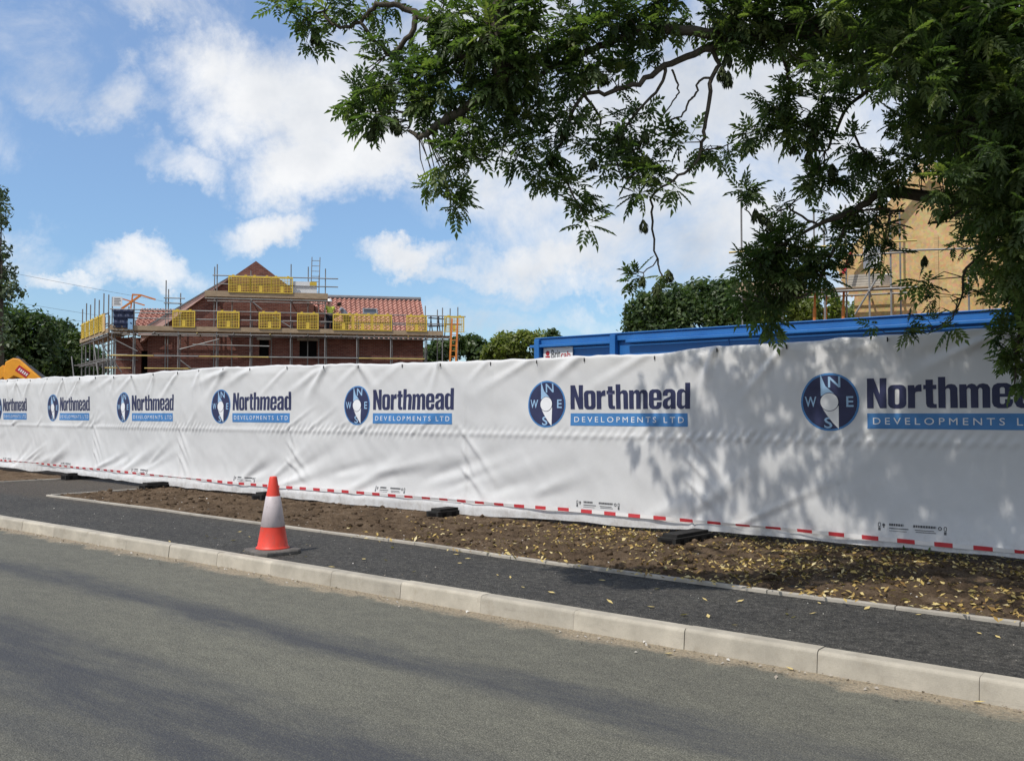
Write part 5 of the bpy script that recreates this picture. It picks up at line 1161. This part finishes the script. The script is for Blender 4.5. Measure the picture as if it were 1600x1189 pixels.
limb([(1111,125,6.3),(1094,126,6.3),(1088,145,6.3),(1077,160,6.3),(1064,181,6.3),(1035,193,6.3),(1010,215,6.3),(985,240,6.3)], .009, .005)
limb([(1097,235,6.3),(1130,230,6.4),(1150,215,6.45),(1180,196,6.5)], .006, .003)
limb([(1027,404,6.4),(1008,425,6.4),(1004,440,6.4)], .005, .003)
limb([(1039,105,6.3),(1028,140,6.3),(1000,170,6.3),(960,220,6.3),(935,235,6.3)], .014, .006)
limb([(1050,110,6.3),(1058,130,6.3),(1062,145,6.3),(1048,165,6.3),(1030,195,6.3)], .008, .004)
limb([(960,220,6.3),(965,262,6.3),(980,285,6.3)], .007, .004); limb([(913,149,6.2),(935,180,6.3),(938,205,6.3)], .012, .006)
limb([(1440,60,6.5),(1392,121,6.55),(1352,146,6.6),(1327,166,6.6),(1301,212,6.6),(1291,237,6.6),(1270,235,6.6)], .022, .006)
limb([(1337,328,6.9),(1316,363,6.95),(1296,404,7.0),(1271,454,7.0),(1225,470,7.0),(1195,480,7.0)], .018, .005)
limb([(1290,345,6.95),(1271,348,6.95),(1236,328,6.95),(1232,322,7.0),(1200,343,7.0),(1170,333,7.0),(1162,310,7.0)], .011, .004)
limb([(1412,330,6.9),(1370,328,6.9),(1337,330,6.95)], .012, .008); limb([(1210,40,6.3),(1216,70,6.4),(1228,111,6.5),(1233,131,6.5),(1225,160,6.5)], .013, .006)
limb([(1330,200,6.65),(1345,232,6.7),(1380,260,6.8),(1400,270,6.8)], .01, .005); limb([(1241,373,7.0),(1215,385,7.0),(1195,400,7.0)], .01, .005)
limb([(1560,380,7.0),(1510,420,7.1),(1500,470,7.2),(1480,505,7.2),(1430,520,7.2)], .012, .004); limb([(1640,330,7.0),(1610,450,7.2),(1590,530,7.2),(1585,600,7.2)], .03, .006)
for x, y, d in ((1500, 200, 6.3), (1450, 350, 6.8), (1560, 450, 7.0), (1420, 180, 6.4), (1380, 90, 6.4), (1330, 100, 6.4)): limbs.append(([Vector((5.0, 6.2, 4.3)), P(x+80, y-40, d), P(x, y, d)], .03, .006))
tb = MB(); tb.tube([TRUNK+Vector((0, 0, -.2)), TRUNK+Vector((.03, 0, .25)), TRUNK+Vector((-.02, .05, 1.6)), TRUNK+Vector((-.12, .05, 3.0)), top, top+Vector((.1, -.1, 1.8)), top+Vector((.4, -.2, 4.0))], [.46, .34, .29, .26, .23, .17, .06], 14); tb.v = [tuple(Vector(v)-TRUNK) for v in tb.v]; tb.build('trunk', M_['bark'], ash, smooth=True)
def smooth_pts(q, sub=4):
    o = []
    for i in range(len(q)-1):
        p0, p1, p2, p3 = q[max(i-1, 0)], q[i], q[i+1], q[min(i+2, len(q)-1)]
        for k in range(sub): f = k/sub; o.append(.5*((2*p1)+(p2-p0)*f+(2*p0-5*p1+4*p2-p3)*f*f+(3*p1-p0-3*p2+p3)*f**3))
    return o + [q[-1]]
allp = []
for (q, r0, r1) in limbs:
    q = smooth_pts(q); n = len(q); jit = .006
    q = [p + Vector(rng.normal(size=3))*jit*(1 if 0 < i < n-1 else 0) for i, p in enumerate(q)]
    m = MB(); rs = [r0+(r1-r0)*(i/(n-1))**.8 for i in range(n)]; m.tube([p-TRUNK for p in q], rs, 8 if r0 > .02 else 6); m.build('branch', M_['bark'], ash, smooth=True); allp += [(p, r) for p, r in zip(q, rs)]
# fine twigs joining the leaf shoots to the nearest limb
ap = np.array([p[:] for p, r in allp]); tw = MB()
for (p, dr, sc, tn) in shoots[:vis_n]:
    dd = ((ap-p)**2).sum(1); j = int(dd.argmin())
    if dd[j] > .30: continue
    a = Vector(ap[j]); e = Vector(p); mid = (a+e)/2 + Vector(rng.normal(size=3))*.03; tw.tube([a-TRUNK, mid-TRUNK, e-TRUNK], [.0045, .0035, .002], 4, cap=False)
tag(tw.build('twigs', M_['bark'], ash), kind='stuff')
km = MB(); kr = random.Random(2)
for i in range(120):
    z = -kr.uniform(0, .085); a = kr.uniform(0, 6.28); r = .012+.03*math.sin(min(1, -z/.085)*2.6)*kr.uniform(.5, 1); x, y = r*math.cos(a), r*math.sin(a); tx, ty = -math.sin(a)*.0068, math.cos(a)*.0068
    km.add([(x*.4, y*.4, z+.012), (x+tx, y+ty, z-.012), (x*1.1, y*1.1, z-.036), (x-tx, y-ty, z-.012)], [(0, 1, 2, 3)])
keym = km.mesh('seed_cluster', M_['keys'])
for i, (x, y, d) in enumerate(((493,55,6.4),(590,190,6.25),(583,208,6.25),(617,190,6.25),(622,200,6.25),(955,95,6.2),(1008,212,6.25),(1128,112,6.25),(1136,92,6.25),(1138,120,6.25),(1005,352,6.35),(1005,440,6.35),(1044,430,6.35),(1028,452,6.35),(1262,190,6.45),(1240,235,6.5),(1262,245,6.5),(1180,335,6.95),(1190,342,6.95),(1200,350,6.95),(880,200,6.2),(860,250,6.2),(700,160,6.2),(760,140,6.0),(945,125,6.2),(1300,265,6.7),(1250,440,6.9),(1330,405,6.9),(1225,455,6.9),(1445,408,7.1),(1310,130,6.5),(1272,205,6.45),(968,205,6.25),(925,255,6.25))):
    o = link_mesh('seed_cluster', keym, ash); o.location = P(x, y-8, d)-TRUNK; s = kr.uniform(.65, 1.1); o.scale = (s, s, s); o.rotation_euler = (kr.uniform(-.2, .2), kr.uniform(-.2, .2), kr.uniform(0, 6))

# ------------------------------------------------------------------ fallen leaves, pebbles, weeds
def flat_bits(n, pos, size, mat, name, seed, asp=.38, lift=.012, **kw):
    g = np.random.default_rng(seed); V = np.zeros((n, 4, 3)); T = g.random(n)
    for i in range(n):
        s, t, z = pos(g); p = np.array(L(s, t, z+lift)); a = g.uniform(0, 6.28); tl = g.normal(size=2)*.35; l = size*g.uniform(.55, 1.3); w = l*asp
        ux = np.array([math.cos(a), math.sin(a), tl[0]]); uy = np.array([-math.sin(a), math.cos(a), tl[1]])
        V[i] = [p-ux*l/2, p-uy*w/2+np.array([0, 0, .004]), p+ux*l/2, p+uy*w/2+np.array([0, 0, .004])]
    return link_mesh(name, np_mesh(name, V.reshape(-1, 3), 4, np.arange(4*n), mat, False, np.repeat(T, 4)), **kw)
def leafpos(g):
    while True:
        s = g.uniform(-10.5, 3.5); t = g.uniform(6.7, 9.7); w = np.clip((s+9.0)/6.0, .03, 1)**1.4
        dr_ = .5 + .9*mnoise.noise(Vector((s*1.3, t*1.6, 4.2)))
        if g.random() < w*(.45+.55*(t-6.7)/3)*min(1, max(.12, dr_)): break
    et = edge_t(s); return s, t, soil_h(s, t, et) if t > et + .04 else .15
flat_bits(6800, leafpos, .050, M_['fall'], 'leaf_litter', 1, .46, kind='stuff', label='yellow fallen leaves scattered over the soil under the tree', cat='leaf litter')
def clods(n, seed):
    g = np.random.default_rng(seed); ico = bmesh.new(); bmesh.ops.create_icosphere(ico, subdivisions=1, radius=1); TV = np.array([v.co[:] for v in ico.verts]); TF = np.array([[v.index for v in f.verts] for f in ico.faces]); ico.free()
    V, I_s = [], []
    for i in range(n):
        s_ = g.uniform(-15.7, 3.2); et = edge_t(s_); t_ = et + .10 + g.random()*2.3; r = .006 + .032*g.random()**4
        p_ = np.array(L(s_, t_, soil_h(s_, t_, et) + r*.25)); V.append(TV*r*(1+.28*g.normal(size=TV.shape))*np.array([1.2, 1, .75]) + p_); I_s.append(TF + i*len(TV))
    link_mesh('soil_clods', np_mesh('soil_clods', np.concatenate(V), 3, np.concatenate(I_s).ravel(), M_['soil'], False), kind='stuff', label='brown clods of earth over the long soil verge', cat='clods')
clods(3400, 4)
def peb(g):
    s = g.uniform(-15.8, 2); t = edge_t(s)+.05+g.random()**1.5*2.4; return s, t, soil_h(s, t, edge_t(s))
flat_bits(800, peb, .022, M_['stone'], 'pebbles', 2, .8, .006, kind='stuff', label='small pale pebbles in the soil of the verge', cat='pebbles')
flat_bits(700, lambda g: (g.uniform(-22, 3), KT-.01-abs(g.normal())*.10, .0), .022, M_['stone'], 'kerb_grit', 3, .8, .008, kind='stuff', label='sandy grit and small stones along the kerb foot', cat='grit')
flat_bits(230, lambda g: (g.uniform(-20, 2), g.uniform(KT+.14, 6.8), .118), .016, M_['stone'], 'path_grit', 4, .8, .006, kind='stuff', label='pale specks of grit on the black footpath', cat='grit')
# separate leaves lying on the footpath and road
lm = MB(); lm.add([(-.035, 0, .004), (0, -.014, .010), (.035, 0, .016), (0, .014, .010), (0, 0, .006)], [(0, 1, 4), (1, 2, 4), (2, 3, 4), (3, 0, 4)])
leafm = lm.mesh('fallen_leaf', M_['fall']); at = leafm.attributes.new('tint', 'FLOAT', 'POINT'); at.data.foreach_set('value', [.8]*5)
g = random.Random(21)
for i in range(46):
    px, py = g.uniform(560, 1600), 0; 
    s = g.uniform(-9, -.6); s = -.8 - (g.random()**1.5)*8.5; t = g.uniform(KT+.16, 6.78)
    o = link_mesh('fallen_leaf', leafm, label='single yellow leaf lying on the black footpath beside the soil verge', cat='leaf', group='leaves on the footpath'); o.location = L(s, t, .12); o.rotation_euler = (g.uniform(-.3, .3), g.uniform(-.3, .3), g.uniform(0, 6)); k = g.uniform(.6, 1.15); o.scale = (k, k, k)
for px, py in ((1075, 1011), (1080, 1009), (1180, 1030), (1235, 1046), (1530, 1098), (1045, 1022)):
    p = G(px, py, .004); o = link_mesh('fallen_leaf', leafm, label='single yellow leaf lying in the road against the kerb', cat='leaf', group='leaves in the road by the kerb'); o.location = p; o.rotation_euler = (0, 0, g.uniform(0, 6)); o.scale = (.9, .9, .9)
def weed(name, label, s, t, n, h, seed):
    gg = np.random.default_rng(seed); V = []; T = []
    for i in range(n):
        a = gg.uniform(0, 6.28); l = h*gg.uniform(.5, 1); q = gg.normal(size=2)*.12; c = np.array([q[0], q[1], 0]); d = np.array([math.cos(a)*.6, math.sin(a)*.6, 1]); d /= np.linalg.norm(d); sd = np.array([-math.sin(a), math.cos(a), 0])*.012
        V += [c, c+d*l*.5-sd, c+d*l, c+d*l*.5+sd]; T += [gg.random()]*4
    o = link_mesh(name, np_mesh(name, np.array(V), 4, np.arange(len(V)), M_['weed'], False, T), label=label, cat='weeds', kind='stuff'); o.location = L(s, t, .19)
weed('weed_clump', 'green weeds growing under the fence hem right of the nearest fence foot', -4.3, 9.65, 160, .13, 5)
weed('weed_clump', 'thin green weed stalks by the hem in the shaded right soil', -2.6, 9.55, 70, .10, 6)
